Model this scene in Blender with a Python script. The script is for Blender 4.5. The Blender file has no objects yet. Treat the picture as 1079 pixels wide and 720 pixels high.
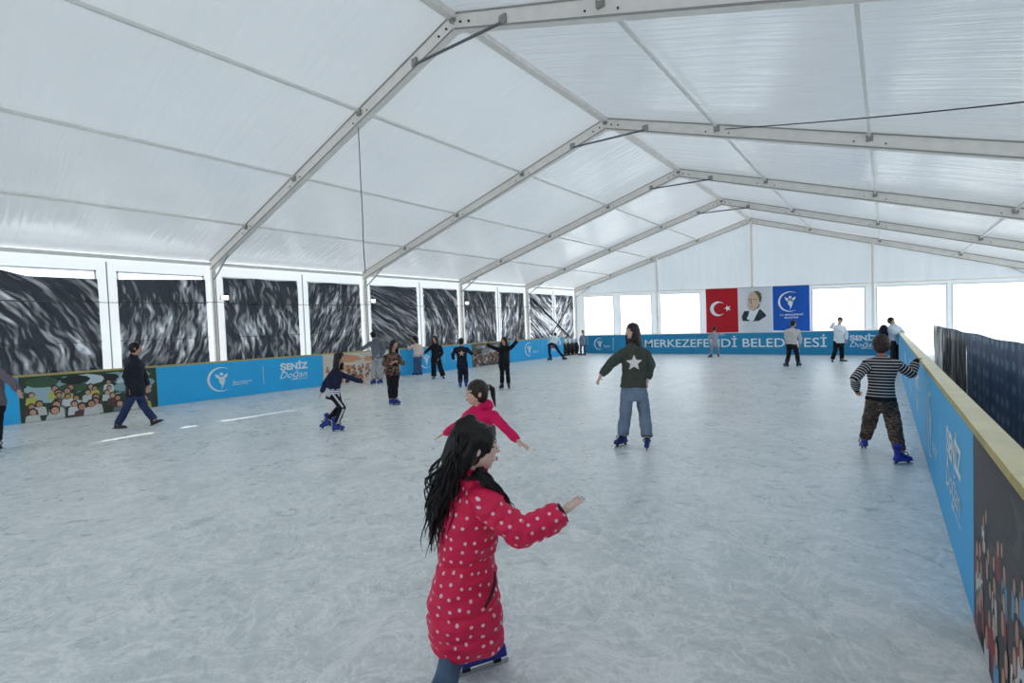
import bpy, bmesh, math, random
from mathutils import Vector as V, Matrix, noise
import numpy as np

scene = bpy.context.scene
# ------------------------------------------------------------------ camera
cam_d = bpy.data.cameras.new('camera'); cam = bpy.data.objects.new('camera', cam_d)
scene.collection.objects.link(cam); scene.camera = cam
CAM = V((5.156, 0.0, 1.755)); YAW, PIT, ROL, FPX = -0.6683, -0.0322, 0.0366, 501.0
cam_d.sensor_width = 36.0; cam_d.lens = 36.0*FPX/1079.0; cam_d.clip_end = 400; cam_d.clip_start = .05
fw = V((math.sin(YAW)*math.cos(PIT), math.cos(YAW)*math.cos(PIT), math.sin(PIT)))
rt0 = V((math.cos(YAW), -math.sin(YAW), 0)); up0 = rt0.cross(fw)
rt = rt0*math.cos(ROL) + up0*math.sin(ROL)*-1 if False else rt0*math.cos(ROL) - up0*math.sin(ROL)
up = up0*math.cos(ROL) + rt0*math.sin(ROL)
m3 = Matrix((rt, up, -fw)).transposed()
cam.matrix_world = Matrix.Translation(CAM) @ m3.to_4x4()
# ------------------------------------------------------------------ light
world = bpy.data.worlds.new('sky'); scene.world = world; world.use_nodes = True
wn = world.node_tree; bg = wn.nodes['Background']
tc = wn.nodes.new('ShaderNodeTexCoord'); sx = wn.nodes.new('ShaderNodeSeparateXYZ'); cr = wn.nodes.new('ShaderNodeValToRGB')
wn.links.new(tc.outputs['Generated'], sx.inputs[0]); wn.links.new(sx.outputs['Z'], cr.inputs[0])
cr.color_ramp.elements[0].position = 0.0; cr.color_ramp.elements[0].color = (.94, .97, 1, 1)
cr.color_ramp.elements[1].position = .9; cr.color_ramp.elements[1].color = (.70, .84, 1, 1)
wn.links.new(cr.outputs[0], bg.inputs[0]); bg.inputs[1].default_value = 2.6
sun_d = bpy.data.lights.new('sun', 'SUN'); sun = bpy.data.objects.new('sun', sun_d); scene.collection.objects.link(sun)
sun_d.energy = 5.0; sun_d.angle = math.radians(.55); sun_d.color = (1, .95, .88)
sun.rotation_euler = V((4.3, .62, -3.42)).to_track_quat('-Z', 'Y').to_euler()
sun.location = (-20, 0, 20)
vs = scene.view_settings
vs.view_transform = 'Standard'; vs.look = 'None'; vs.gamma = 1; vs.use_curve_mapping = False; vs.exposure = 0.07
try:
    scene.cycles.max_bounces = 10; scene.cycles.transparent_max_bounces = 12; scene.cycles.diffuse_bounces = 5
except Exception: pass
COL = scene.collection
# ------------------------------------------------------------------ materials
MATS = {}
def srgb(r, g, b):
    f = lambda c: (c/255/12.92) if c/255 <= .04045 else ((c/255+.055)/1.055)**2.4
    return (f(r), f(g), f(b), 1)
def mat(name, col, rough=.6, metal=0, var=0, scale=8, bump=0, bscale=30, spec=.5, emit=None, estr=0, transl=0, coat=0):
    if name in MATS: return MATS[name]
    m = bpy.data.materials.new(name); m.use_nodes = True; n = m.node_tree; p = n.nodes['Principled BSDF']
    p.inputs['Base Color'].default_value = col; p.inputs['Roughness'].default_value = rough
    p.inputs['Metallic'].default_value = metal; p.inputs['Specular IOR Level'].default_value = spec
    p.inputs['Coat Weight'].default_value = coat
    tcn = n.nodes.new('ShaderNodeTexCoord')
    if var:
        nz = n.nodes.new('ShaderNodeTexNoise'); nz.inputs['Scale'].default_value = scale; nz.inputs['Detail'].default_value = 5
        n.links.new(tcn.outputs['Object'], nz.inputs['Vector'])
        r = n.nodes.new('ShaderNodeValToRGB'); r.color_ramp.elements[0].position = .3; r.color_ramp.elements[1].position = .7
        r.color_ramp.elements[0].color = tuple(max(0, c*(1-var)) for c in col[:3])+(1,)
        r.color_ramp.elements[1].color = tuple(min(1, c*(1+var)) for c in col[:3])+(1,)
        n.links.new(nz.outputs['Fac'], r.inputs[0]); n.links.new(r.outputs[0], p.inputs['Base Color'])
    if bump:
        nb = n.nodes.new('ShaderNodeTexNoise'); nb.inputs['Scale'].default_value = bscale; nb.inputs['Detail'].default_value = 4
        n.links.new(tcn.outputs['Object'], nb.inputs['Vector'])
        b = n.nodes.new('ShaderNodeBump'); b.inputs['Strength'].default_value = bump; b.inputs['Distance'].default_value = .02
        n.links.new(nb.outputs['Fac'], b.inputs['Height']); n.links.new(b.outputs[0], p.inputs['Normal'])
    if emit:
        p.inputs['Emission Color'].default_value = emit; p.inputs['Emission Strength'].default_value = estr
    if transl:
        t = n.nodes.new('ShaderNodeBsdfTranslucent'); mx = n.nodes.new('ShaderNodeMixShader'); o = n.nodes['Material Output']
        t.inputs['Color'].default_value = col; mx.inputs[0].default_value = transl
        n.links.new(p.outputs[0], mx.inputs[1]); n.links.new(t.outputs[0], mx.inputs[2]); n.links.new(mx.outputs[0], o.inputs['Surface'])
    MATS[name] = m; return m

# ------------------------------------------------------------------ mesh builder
class MB:
    def __init__(s): s.v = []; s.f = []; s.mi = []; s.cur = 0
    def add(s, vs_, fs):
        o = len(s.v); s.v += [tuple(v) for v in vs_]
        s.f += [tuple(i+o for i in f) for f in fs]; s.mi += [s.cur]*len(fs)
    def box(s, c, h, R=None):
        c = V(c); pts = []
        for z in (-1, 1):
            for y in (-1, 1):
                for x in (-1, 1):
                    d = V((x*h[0], y*h[1], z*h[2])); pts.append(c + (R @ d if R else d))
        s.add(pts, [(0,2,3,1),(4,5,7,6),(0,1,5,4),(2,6,7,3),(0,4,6,2),(1,3,7,5)])
    def span(s, a, b, w, h, upv=(0,0,1)):           # beam from a to b, w across, h in the up direction
        a = V(a); b = V(b); d = (b-a); L = d.length; d = d/L; u = V(upv); u = (u-d*u.dot(d)).normalized(); r = d.cross(u)
        R = Matrix((r, d, u)).transposed(); s.box((a+b)/2, (w/2, L/2, h/2), R)
    def rings(s, R, caps=True):
        n = len(R[0]); fs = []; pts = [p for r in R for p in r]
        for i in range(len(R)-1):
            for j in range(n):
                k = (j+1) % n; fs.append((i*n+j, i*n+k, (i+1)*n+k, (i+1)*n+j))
        if caps: fs.append(tuple(range(n))[::-1]); fs.append(tuple((len(R)-1)*n+j for j in range(n)))
        s.add(pts, fs)
    def tube(s, pts, r, seg=8, caps=True):
        pts = [V(p) for p in pts]; rr = r if isinstance(r, (list, tuple)) else [r]*len(pts); R = []
        ref = None
        for i, p in enumerate(pts):
            d = (pts[min(i+1, len(pts)-1)] - pts[max(i-1, 0)]).normalized()
            if ref is None: ref = V((0,0,1)) if abs(d.z) < .9 else V((1,0,0))
            a = (ref - d*ref.dot(d)).normalized(); b = d.cross(a); ref = a
            R.append([p + (a*math.cos(t)+b*math.sin(t))*rr[i] for t in [2*math.pi*k/seg for k in range(seg)]])
        s.rings(R, caps)
    def cap(s, p, q, r0, r1, seg=12):               # tapered capsule
        p = V(p); q = V(q); d = q-p; L = d.length
        d = d/L if L > 1e-6 else V((0,0,1)); ref = V((0,0,1)) if abs(d.z) < .9 else V((1,0,0))
        a = (ref-d*ref.dot(d)).normalized(); b = d.cross(a); R = []
        for (c, r, ph) in [(p, r0, t) for t in (-80,-50,-20)]+[(q, r1, t) for t in (0,25,50,80)]:
            ph = math.radians(ph); cc = c + d*r*math.sin(ph); rr = r*math.cos(ph)
            R.append([cc+(a*math.cos(t)+b*math.sin(t))*rr for t in [2*math.pi*k/seg for k in range(seg)]])
        s.rings(R)
    def ell(s, c, a, b, u, seg=14, rg=9):           # ellipsoid with three axis vectors
        c = V(c); a = V(a); b = V(b); u = V(u); R = []
        for i in range(rg):
            ph = math.radians(-84+168*i/(rg-1))
            R.append([c+u*math.sin(ph)+(a*math.cos(t)+b*math.sin(t))*math.cos(ph) for t in [2*math.pi*k/seg for k in range(seg)]])
        s.rings(R)
    def poly(s, pts, d=None):                       # flat polygon or prism along d
        n = len(pts); pts = [V(p) for p in pts]
        if d is None: s.add(pts, [tuple(range(n))]); return
        d = V(d); q = [p+d for p in pts]
        s.add(pts+q, [tuple(range(n))[::-1], tuple(range(n, 2*n))]+[(i, (i+1) % n, n+(i+1) % n, n+i) for i in range(n)])
    def mesh(s, name):
        me = bpy.data.meshes.new(name); me.from_pydata(s.v, [], s.f)
        me.polygons.foreach_set('material_index', s.mi); me.update(); return me
    def build(s, name, mats, parent=None, smooth=False, loc=None, kind=None, label=None):
        me = s.mesh(name)
        bm = bmesh.new(); bm.from_mesh(me); bmesh.ops.recalc_face_normals(bm, faces=bm.faces); bm.to_mesh(me); bm.free()
        return link(name, me, mats, parent, smooth, loc, kind, label)
def link(name, me, mats, parent=None, smooth=False, loc=None, kind=None, label=None):
    for m in (mats if isinstance(mats, (list, tuple)) else [mats]): me.materials.append(m)
    if smooth: me.polygons.foreach_set('use_smooth', [True]*len(me.polygons))
    o = bpy.data.objects.new(name, me); COL.objects.link(o)
    if parent: o.parent = parent
    if loc is not None: o.location = loc
    if kind: o['kind'] = kind
    if label: o['label'] = label
    return o
def thing(name, label, cat, loc=(0,0,0), group=None, rz=0):
    o = bpy.data.objects.new(name, None); COL.objects.link(o); o.location = loc; o.rotation_euler.z = rz
    o.empty_display_size = .1; o['label'] = label; o['category'] = cat
    if group: o['group'] = group
    return o
def tag(o, label, cat, group=None):
    o['label'] = label; o['category'] = cat
    if group: o['group'] = group
    return o
def struct(name, loc=(0,0,0)):
    o = bpy.data.objects.new(name, None); COL.objects.link(o); o['kind'] = 'structure'; o.location = loc; return o
def dup(o, parent=None):
    c = o.copy(); COL.objects.link(c); c.parent = parent
    for ch in list(o.children): dup(ch, c)
    return c
# text as thin mesh: origin o (left baseline), unit vectors right r and up u
def text_mesh(mb, s, o, r, u, h, lift, bold=.0, width=None, shear=0, fillmat=None):
    cu = bpy.data.curves.new('t', 'FONT'); cu.body = s; cu.size = 1; cu.offset = bold; cu.resolution_u = 3; cu.shear = shear
    ob = bpy.data.objects.new('t', cu); COL.objects.link(ob)
    dg = bpy.context.evaluated_depsgraph_get(); me = bpy.data.meshes.new_from_object(ob.evaluated_get(dg))
    xs = [v.co.x for v in me.vertices]; ys = [v.co.y for v in me.vertices]
    x0, x1 = min(xs), max(xs); k = h/.7
    kx = width/(x1-x0) if width else k
    r = V(r); u = V(u); nrm = r.cross(u)
    pts = [V(o)+r*((v.co.x-x0)*kx)+u*(v.co.y*k)+nrm*lift for v in me.vertices]
    if fillmat is not None: mb.cur = fillmat
    mb.add(pts, [tuple(p.vertices) for p in me.polygons])
    bpy.data.objects.remove(ob); bpy.data.curves.remove(cu); bpy.data.meshes.remove(me)
def disc(mb, o, r, u, cx, cy, rx, ry, lift, n=16):
    r = V(r); u = V(u); nn = r.cross(u)
    mb.poly([V(o)+r*(cx+rx*math.cos(2*math.pi*k/n))+u*(cy+ry*math.sin(2*math.pi*k/n))+nn*lift for k in range(n)])
def flat(mb, o, r, u, pts, lift):
    r = V(r); u = V(u); nn = r.cross(u); mb.poly([V(o)+r*x+u*y+nn*lift for x, y in pts])
def logo(mb, o, r, u, R, lift):                     # ring open to the right with a small winged figure
    r = V(r); u = V(u); nn = r.cross(u); a0, a1, n = 55, 300, 28
    for i in range(n):
        t0 = math.radians(a0+(a1-a0)*i/n); t1 = math.radians(a0+(a1-a0)*(i+1)/n)
        w0 = R*.09*math.sin(math.pi*(i+.3)/(n+.6)); w1 = R*.09*math.sin(math.pi*(i+1.3)/(n+.6)) if i < n-1 else R*.01
        P = [V(o)+r*math.cos(t)*(R+w)+u*math.sin(t)*(R+w)+nn*lift for t, w in ((t0,-w0),(t0,w0),(t1,w1),(t1,-w1))]
        mb.add(P, [(0,1,2,3)])
    disc(mb, o, r, u, 0, .45*R, .13*R, .13*R, lift)
    for sgn in (-1, 1):
        flat(mb, o, r, u, [(sgn*.02*R,.1*R),(sgn*.2*R,.35*R),(sgn*.5*R,.5*R),(sgn*.42*R,.2*R),(sgn*.2*R,0)][::sgn], lift)
    flat(mb, o, r, u, [(-.2*R,.22*R),(.22*R,.2*R),(.26*R,-.1*R),(.16*R,-.45*R),(-.05*R,-.85*R),(.0,-.5*R),(-.2*R,-.25*R)], lift)
# ------------------------------------------------------------------ shared materials
random.seed(7)
M_alu = mat('aluminium', srgb(243,237,230), .45, .1, .05, 6)
M_aludark = mat('aluminium_edge', srgb(158,156,152), .5, .3)
M_purl = mat('purlin_paint', srgb(232,232,228), .35, 0, .04, 6)
M_steel = mat('galvanised_steel', srgb(105,108,112), .4, .7)
M_knee = mat('knee_brace_metal', srgb(176,178,178), .4, .3)
M_bolt = mat('bolt', srgb(50,48,46), .5, .5)
M_black = mat('black_rubber', srgb(22,22,24), .6)
M_white = mat('white_print', srgb(235,245,250), .6)
M_rail = mat('top_rail_plastic', srgb(196,176,104), .5, 0, .15, 5)
M_railw = mat('worn_rail_top', srgb(236,224,176), .35, 0, .08, 5)
M_core = mat('board_core', srgb(215,220,220), .5)
M_blue = mat('banner_blue', srgb(36,180,242), .45, 0, .03, 2)
M_blue2 = mat('banner_blue_shaded', srgb(26,142,190), .5, 0, .05, 2)  # same banner blue with the far board's backlit shade put into the colour

def membrane(name, col, tr, rough, sx, sy, bstr, spec=.5):
    m = bpy.data.materials.new(name); m.use_nodes = True; n = m.node_tree; p = n.nodes['Principled BSDF']; o = n.nodes['Material Output']
    t = n.nodes.new('ShaderNodeTexCoord'); mp = n.nodes.new('ShaderNodeMapping'); mp.inputs['Scale'].default_value = (sx, sy, sx)
    n.links.new(t.outputs['Object'], mp.inputs['Vector'])
    z = n.nodes.new('ShaderNodeTexNoise'); z.inputs['Scale'].default_value = 1; z.inputs['Detail'].default_value = 5; z.inputs['Distortion'].default_value = .4
    n.links.new(mp.outputs[0], z.inputs['Vector'])
    b = n.nodes.new('ShaderNodeBump'); b.inputs['Strength'].default_value = bstr; b.inputs['Distance'].default_value = .03
    n.links.new(z.outputs['Fac'], b.inputs['Height']); n.links.new(b.outputs[0], p.inputs['Normal'])
    z2 = n.nodes.new('ShaderNodeTexNoise'); z2.inputs['Scale'].default_value = .45; z2.inputs['Detail'].default_value = 3
    n.links.new(t.outputs['Object'], z2.inputs['Vector'])
    r = n.nodes.new('ShaderNodeValToRGB'); r.color_ramp.elements[0].position = .35; r.color_ramp.elements[1].position = .65
    r.color_ramp.elements[0].color = tuple(c*.95 for c in col[:3])+(1,); r.color_ramp.elements[1].color = col
    n.links.new(z2.outputs['Fac'], r.inputs[0]); n.links.new(r.outputs[0], p.inputs['Base Color'])
    p.inputs['Roughness'].default_value = rough; p.inputs['Specular IOR Level'].default_value = spec
    ts = n.nodes.new('ShaderNodeBsdfTranslucent'); n.links.new(r.outputs[0], ts.inputs['Color'])
    mx = n.nodes.new('ShaderNodeMixShader'); mx.inputs[0].default_value = tr
    n.links.new(p.outputs[0], mx.inputs[1]); n.links.new(ts.outputs[0], mx.inputs[2]); n.links.new(mx.outputs[0], o.inputs['Surface'])
    return m
M_roof = membrane('roof_membrane', srgb(226,228,229), .10, .14, .5, 9, .8, 1.0)
M_wallf = membrane('wall_membrane', srgb(232,236,238), .22, .5, 3, 3, .1)
M_gablef = membrane('gable_membrane', srgb(226,231,234), .16, .45, 3, 3, .1)
# clear vinyl: thin transparent sheet with a soft sheen
M_pane = bpy.data.materials.new('clear_vinyl'); M_pane.use_nodes = True; n = M_pane.node_tree; n.nodes.remove(n.nodes['Principled BSDF'])
_t = n.nodes.new('ShaderNodeBsdfTransparent'); _g = n.nodes.new('ShaderNodeBsdfGlossy'); _g.inputs['Roughness'].default_value = .15
_m = n.nodes.new('ShaderNodeMixShader'); _m.inputs[0].default_value = .05; _t.inputs[0].default_value = (.93,.96,.98,1)
n.links.new(_t.outputs[0], _m.inputs[1]); n.links.new(_g.outputs[0], _m.inputs[2]); n.links.new(_m.outputs[0], n.nodes['Material Output'].inputs['Surface'])
# ice: milky, scuffed and scored by blades
M_ice = bpy.data.materials.new('ice'); M_ice.use_nodes = True; n = M_ice.node_tree; p = n.nodes['Principled BSDF']; L = n.links.new
t = n.nodes.new('ShaderNodeTexCoord')
def nz(scale, det, dist, vec=None, rough=.55):
    a = n.nodes.new('ShaderNodeTexNoise'); a.inputs['Scale'].default_value = scale; a.inputs['Detail'].default_value = det; a.inputs['Distortion'].default_value = dist
    a.inputs['Roughness'].default_value = rough; L(vec or t.outputs['Object'], a.inputs['Vector']); return a.outputs['Fac']
def ramp(f, *st):
    r = n.nodes.new('ShaderNodeValToRGB'); e = r.color_ramp.elements
    e[0].position, e[0].color = st[0][0], (st[0][1],)*3+(1,); e[1].position, e[1].color = st[1][0], (st[1][1],)*3+(1,)
    for s_ in st[2:]: q = e.new(s_[0]); q.color = (s_[1],)*3+(1,)
    L(f, r.inputs[0]); return r.outputs[0]
def mth(op, a, b):
    q = n.nodes.new('ShaderNodeMath'); q.operation = op
    for i, x in enumerate((a, b)):
        if isinstance(x, (int, float)): q.inputs[i].default_value = x
        else: L(x, q.inputs[i])
    return q.outputs[0]
cloud = nz(.9, 6, 1.2); patch = nz(3.5, 6, 1.8)
scr = ramp(nz(1.6, 9, 2.2, rough=.7), (.46, 0), (.54, 0), (.5, 1))
scr2 = ramp(nz(4.5, 9, 2.6, rough=.7), (.45, 0), (.55, 0), (.5, 1))
grain = nz(45, 4, .5)
f = mth('ADD', mth('MULTIPLY', cloud, .45), mth('MULTIPLY', patch, .4))
f = mth('ADD', f, mth('MULTIPLY', scr, .20)); f = mth('ADD', f, mth('MULTIPLY', scr2, .16)); f = mth('ADD', f, mth('MULTIPLY', grain, .12))
r = n.nodes.new('ShaderNodeValToRGB'); r.color_ramp.elements[0].position = .34; r.color_ramp.elements[1].position = .78
r.color_ramp.elements[0].color = srgb(198,208,207); r.color_ramp.elements[1].color = srgb(253,254,253); L(f, r.inputs[0]); L(r.outputs[0], p.inputs['Base Color'])
p.inputs['Roughness'].default_value = .32; L(ramp(patch, (.3, .24), (.7, .46)), p.inputs['Roughness'])
b = n.nodes.new('ShaderNodeBump'); b.inputs['Strength'].default_value = .25; b.inputs['Distance'].default_value = .01
L(mth('ADD', mth('MULTIPLY', grain, .5), mth('MULTIPLY', patch, 1.2)), b.inputs['Height']); L(b.outputs[0], p.inputs['Normal'])

# ------------------------------------------------------------------ setting
YG = 25.45; YN = -9.6; W = 9.9
def rz(x, d=0): return 6.42-.3077*abs(x)-.0392*x+d          # the tent stands on ground that falls to the right
FR = [.43-10+5*i for i in range(7)]; FR = [y for y in FR]+[25.43]
FR = [-9.57, -4.57, .43, 5.43, 10.43, 15.43, 20.43, 25.43]

m = MB(); m.box((-2.15, 7.4, -.06), (7.75, 17.1, .06)); o = m.build('floor', M_ice); o['kind'] = 'structure'
m = MB(); m.box((7.75, 7.9, -.06), (2.13, 17.6, .05)); o = m.build('floor', mat('corridor_floor', srgb(205,205,200), .7, 0, .05, 3)); o['kind'] = 'structure'
m = MB(); m.box((0, 10, -.18), (90, 90, .04)); o = m.build('ground', mat('outside_ground', srgb(215,212,205), .8, 0, .08, .8)); o['kind'] = 'structure'

# roof
ceil = struct('ceiling')
for i in range(len(FR)-1):
    y0, y1 = FR[i], FR[i+1]
    for s in (-1, 1):
        m = MB(); nx, ny = 30, 14; P = []
        for a in range(nx+1):
            x = s*(W+.12)*a/nx
            for b_ in range(ny+1):
                v_ = b_/ny; y = y0+(y1-y0)*v_
                fr = (a/nx*4) % 1
                sag = .035*math.sin(math.pi*v_)*math.sin(math.pi*fr)+.006*noise.noise((x*.6, y*5, i*3.1))
                P.append((x, y, rz(x, .16)+sag))
        m.add(P, [(a*(ny+1)+b_, a*(ny+1)+b_+1, (a+1)*(ny+1)+b_+1, (a+1)*(ny+1)+b_) for a in range(nx) for b_ in range(ny)])
        m.build('roof_membrane', M_roof, ceil, True)
def xz(x, d): return (x, rz(x, d))
for i, y in enumerate(FR):
    for s in (-1, 1):
        a = V((s*.02, y, rz(s*.02, .02))); c = V((s*9.86, y, rz(s*9.86, .02)))
        m = MB(); m.span(a, c, .11, .26); m.cur = 1
        for e in (-1, 1):
            for q in (.095, -.095):
                off = V((0, e*.06, q*1.22)); m.span(a+off, c+off, .014, .022)
        raf = m.build('rafter', [M_alu, M_aludark], ceil)
        m = MB()
        for fr in (.25, .5, .75):
            x = s*W*(1-fr)
            for dx in (-.22, .22):
                for e in (-1, 1): m.tube([(x+dx, y+e*.05, rz(x+dx, -.02)), (x+dx, y+e*.072, rz(x+dx, -.02))], .014, 6)
        for x in (.15, .32):
            for e in (-1, 1): m.tube([(s*x, y+e*.05, rz(s*x, 0)), (s*x, y+e*.075, rz(s*x, 0))], .018, 6)
        m.build('bolt', M_bolt, raf, kind='stuff')
        # knee brace down to the post
        m = MB(); m.span((s*8.75, y, rz(s*8.75, -.1)), (s*9.5, y, 3.15-.0392*s*9.8), .035, .035); m.span((s*9.5, y, 3.15-.0392*s*9.8), (s*9.8, y, 3.0-.0392*s*9.8), .03, .03); m.build('knee_brace', M_knee, ceil)
    if i < len(FR)-1:
        m = MB(); m.tube([(-.88, y-.08, rz(-.88, -.08)), (.95, y-.08, rz(.95, -.08))], .022, 8)
        tie = m.build('tie_rod', M_steel, ceil)
        m = MB()
        for x in (-.9, .97): m.box((x, y-.07, rz(x, -.03)), (.06, .02, .06))
        m.build('bracket', M_aludark, tie)
for i in range(len(FR)-1):
    y0, y1 = FR[i]+.045, FR[i+1]-.045
    for x in (0, *[s*W*(1-fr) for fr in (.25,.5,.75) for s in (-1, 1)]):
        w = .13 if x == 0 else .042
        m = MB(); m.span((x, y0, rz(x, .09)), (x, y1, rz(x, .09)), w, .05 if x else .09)
        pu = m.build('ridge_beam' if x == 0 else 'purlin', M_alu if x == 0 else M_purl, ceil)
        m = MB()
        for yy in (y0+.03, y1-.03): m.box((x, yy, rz(x, .05)), (.05, .03, .05))
        m.build('bracket', M_aludark, pu)
    for s in (-1, 1):
        m = MB(); m.span((s*9.86, y0, rz(s*9.86, .05)), (s*9.86, y1, rz(s*9.86, .05)), .08, .09); m.build('eave_beam', M_purl, ceil)

# side walls: membrane strips around the windows, posts, clear panes
def side_wall(name, s, wn0, zb):
    w = struct(name); X = s*9.98; dz = -.0392*s*9.98; zt = 3.45+.39+dz-.39 if s < 0 else 2.75; ze = rz(X, .14)
    if s < 0: zt = 3.47
    wi = wn0
    def strip(y0, y1, z0, z1): m.add([(X, y0, z0), (X, y1, z0), (X, y1, z1), (X, y0, z1)], [(0,1,2,3)])
    for i in range(len(FR)-1):
        y0, y1 = FR[i], FR[i+1]; A = (y0+.3, y0+2.45); B = (y0+2.88, y0+4.78)
        m = MB(); strip(y0, y1, zt, ze); strip(y0, y1, -.1, zb)
        strip(y0, A[0], zb, zt); strip(A[1], B[0], zb, zt); strip(B[1], y1, zb, zt)
        m.build('wall_membrane', M_wallf, w)
        for a, b_ in (A, B):
            wi += 1
            m = MB(); m.box((X-s*.012, (a+b_)/2, (zb+zt)/2), (.002, (b_-a)/2, (zt-zb)/2))
            wo = m.build('window_%d' % wi, M_pane); wo['kind'] = 'structure'
            m = MB()
            for q in ((a-.02, a+.02), (b_-.02, b_+.02)): m.box((X-s*.018, (q[0]+q[1])/2, (zb+zt)/2), (.006, .02, (zt-zb)/2+.02))
            for z in (zb, zt): m.box((X-s*.018, (a+b_)/2, z), (.006, (b_-a)/2+.02, .02))
            m.build('window_frame', M_wallf, wo)
        # middle line stays
        m = MB(); m.box((X-s*.05, (A[1]+B[0])/2, 1.8), (.012, .012, 1.9)); m.build('strap', mat('grey_strap', srgb(168,172,174), .7), w)
    for y in FR:
        m = MB(); m.box((s*9.86, y, (rz(s*9.86, 0)-.1)/2), (.07, .05, (rz(s*9.86, 0)+.1)/2)); m.cur = 1
        for e in (-1, 1): m.box((s*9.79, y+e*.035, 1.8), (.006, .006, 1.8))
        m.build('post', [M_alu, M_aludark], w)
    return wi
wi = side_wall('wall_left', -1, 0, .85)
wi = side_wall('wall_right', 1, wi, .4)

# gable walls
def gable(name, Y, s, wins, wi):
    g = struct(name)
    rail = lambda x: 3.2-.0365*x
    xs = [-9.98, *[v for q in wins for v in q[:2]], 9.98]
    m = MB()
    def q(x0, x1, f0, f1): m.add([(x0, Y, f0(x0)), (x1, Y, f0(x1)), (x1, Y, f1(x1)), (x0, Y, f1(x0))], [(0,1,2,3)])
    top = lambda x: rail(x)-.05
    prev = -9.98
    for (a, b_, zb) in wins:
        q(prev, a, lambda x: -.15, top); q(a, b_, lambda x: -.15, lambda x: zb) if zb > -.1 else None
        q(a, b_, lambda x: rail(x)-.16, top); prev = b_
    q(prev, 9.98, lambda x: -.15, top)
    m.build('wall_membrane', M_wallf, g)
    # pleated upper membrane between the posts
    cuts = [-9.95, -4.65, 0, 4.7, 9.95]
    for k in range(4):
        x0, x1 = cuts[k], cuts[k+1]; m = MB(); nx, nzv = 70, 8; P = []
        amp = (.008, .03, .008, .012)[k]
        for a in range(nx+1):
            x = x0+(x1-x0)*a/nx
            for b_ in range(nzv+1):
                z = rail(x)-.05+(rz(x, .14)-rail(x)+.05)*b_/nzv
                P.append((x, Y+s*(.05+amp*(1+math.sin(x*14+1.3*noise.noise((x*2, z*.4, k))))), z))
        m.add(P, [(a*(nzv+1)+b_, a*(nzv+1)+b_+1, (a+1)*(nzv+1)+b_+1, (a+1)*(nzv+1)+b_) for a in range(nx) for b_ in range(nzv)])
        m.build('gable_membrane', M_gablef, g, True)
    for x in (-4.65, .06, 4.7):
        m = MB(); m.box((x, Y-s*.12, rz(x, 0)/2), (.045, .06, rz(x, 0)/2)); m.build('post', M_alu, g)
    m = MB(); m.span((-9.9, Y-s*.09, rail(-9.9)), (9.9, Y-s*.09, rail(9.9)), .05, .06); m.build('rail', M_alu, g)
    for (a, b_, zb) in wins:
        wi += 1; m = MB(); zt = rail((a+b_)/2)-.16
        m.add([(a, Y-s*.01, zb), (b_, Y-s*.01, zb), (b_, Y-s*.01, rail(b_)-.16), (a, Y-s*.01, rail(a)-.16)], [(0,1,2,3)])
        wo = m.build('window_%d' % wi, M_pane); wo['kind'] = 'structure'
        m = MB()
        for x in (a, b_): m.box((x, Y-s*.03, (zb+zt)/2), (.025, .008, (zt-zb)/2))
        m.span((a, Y-s*.03, rail(a)-.16), (b_, Y-s*.03, rail(b_)-.16), .012, .05)
        m.build('window_frame', M_wallf, wo)
    return wi
wi = gable('wall_far', YG, 1, [(-9.28,-7.3,.9), (-6.9,-5.03,.9), (-4.55,-2.42,.9), (2.5,4.42,.9), (4.83,7.02,.0), (7.18,9.15,.0)], wi)
wi = gable('wall_near', YN, -1, [(-9.28,-7.3,.9), (-6.9,-5.03,.9), (2.5,4.42,.9), (4.83,7.02,.9)], wi)

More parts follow.
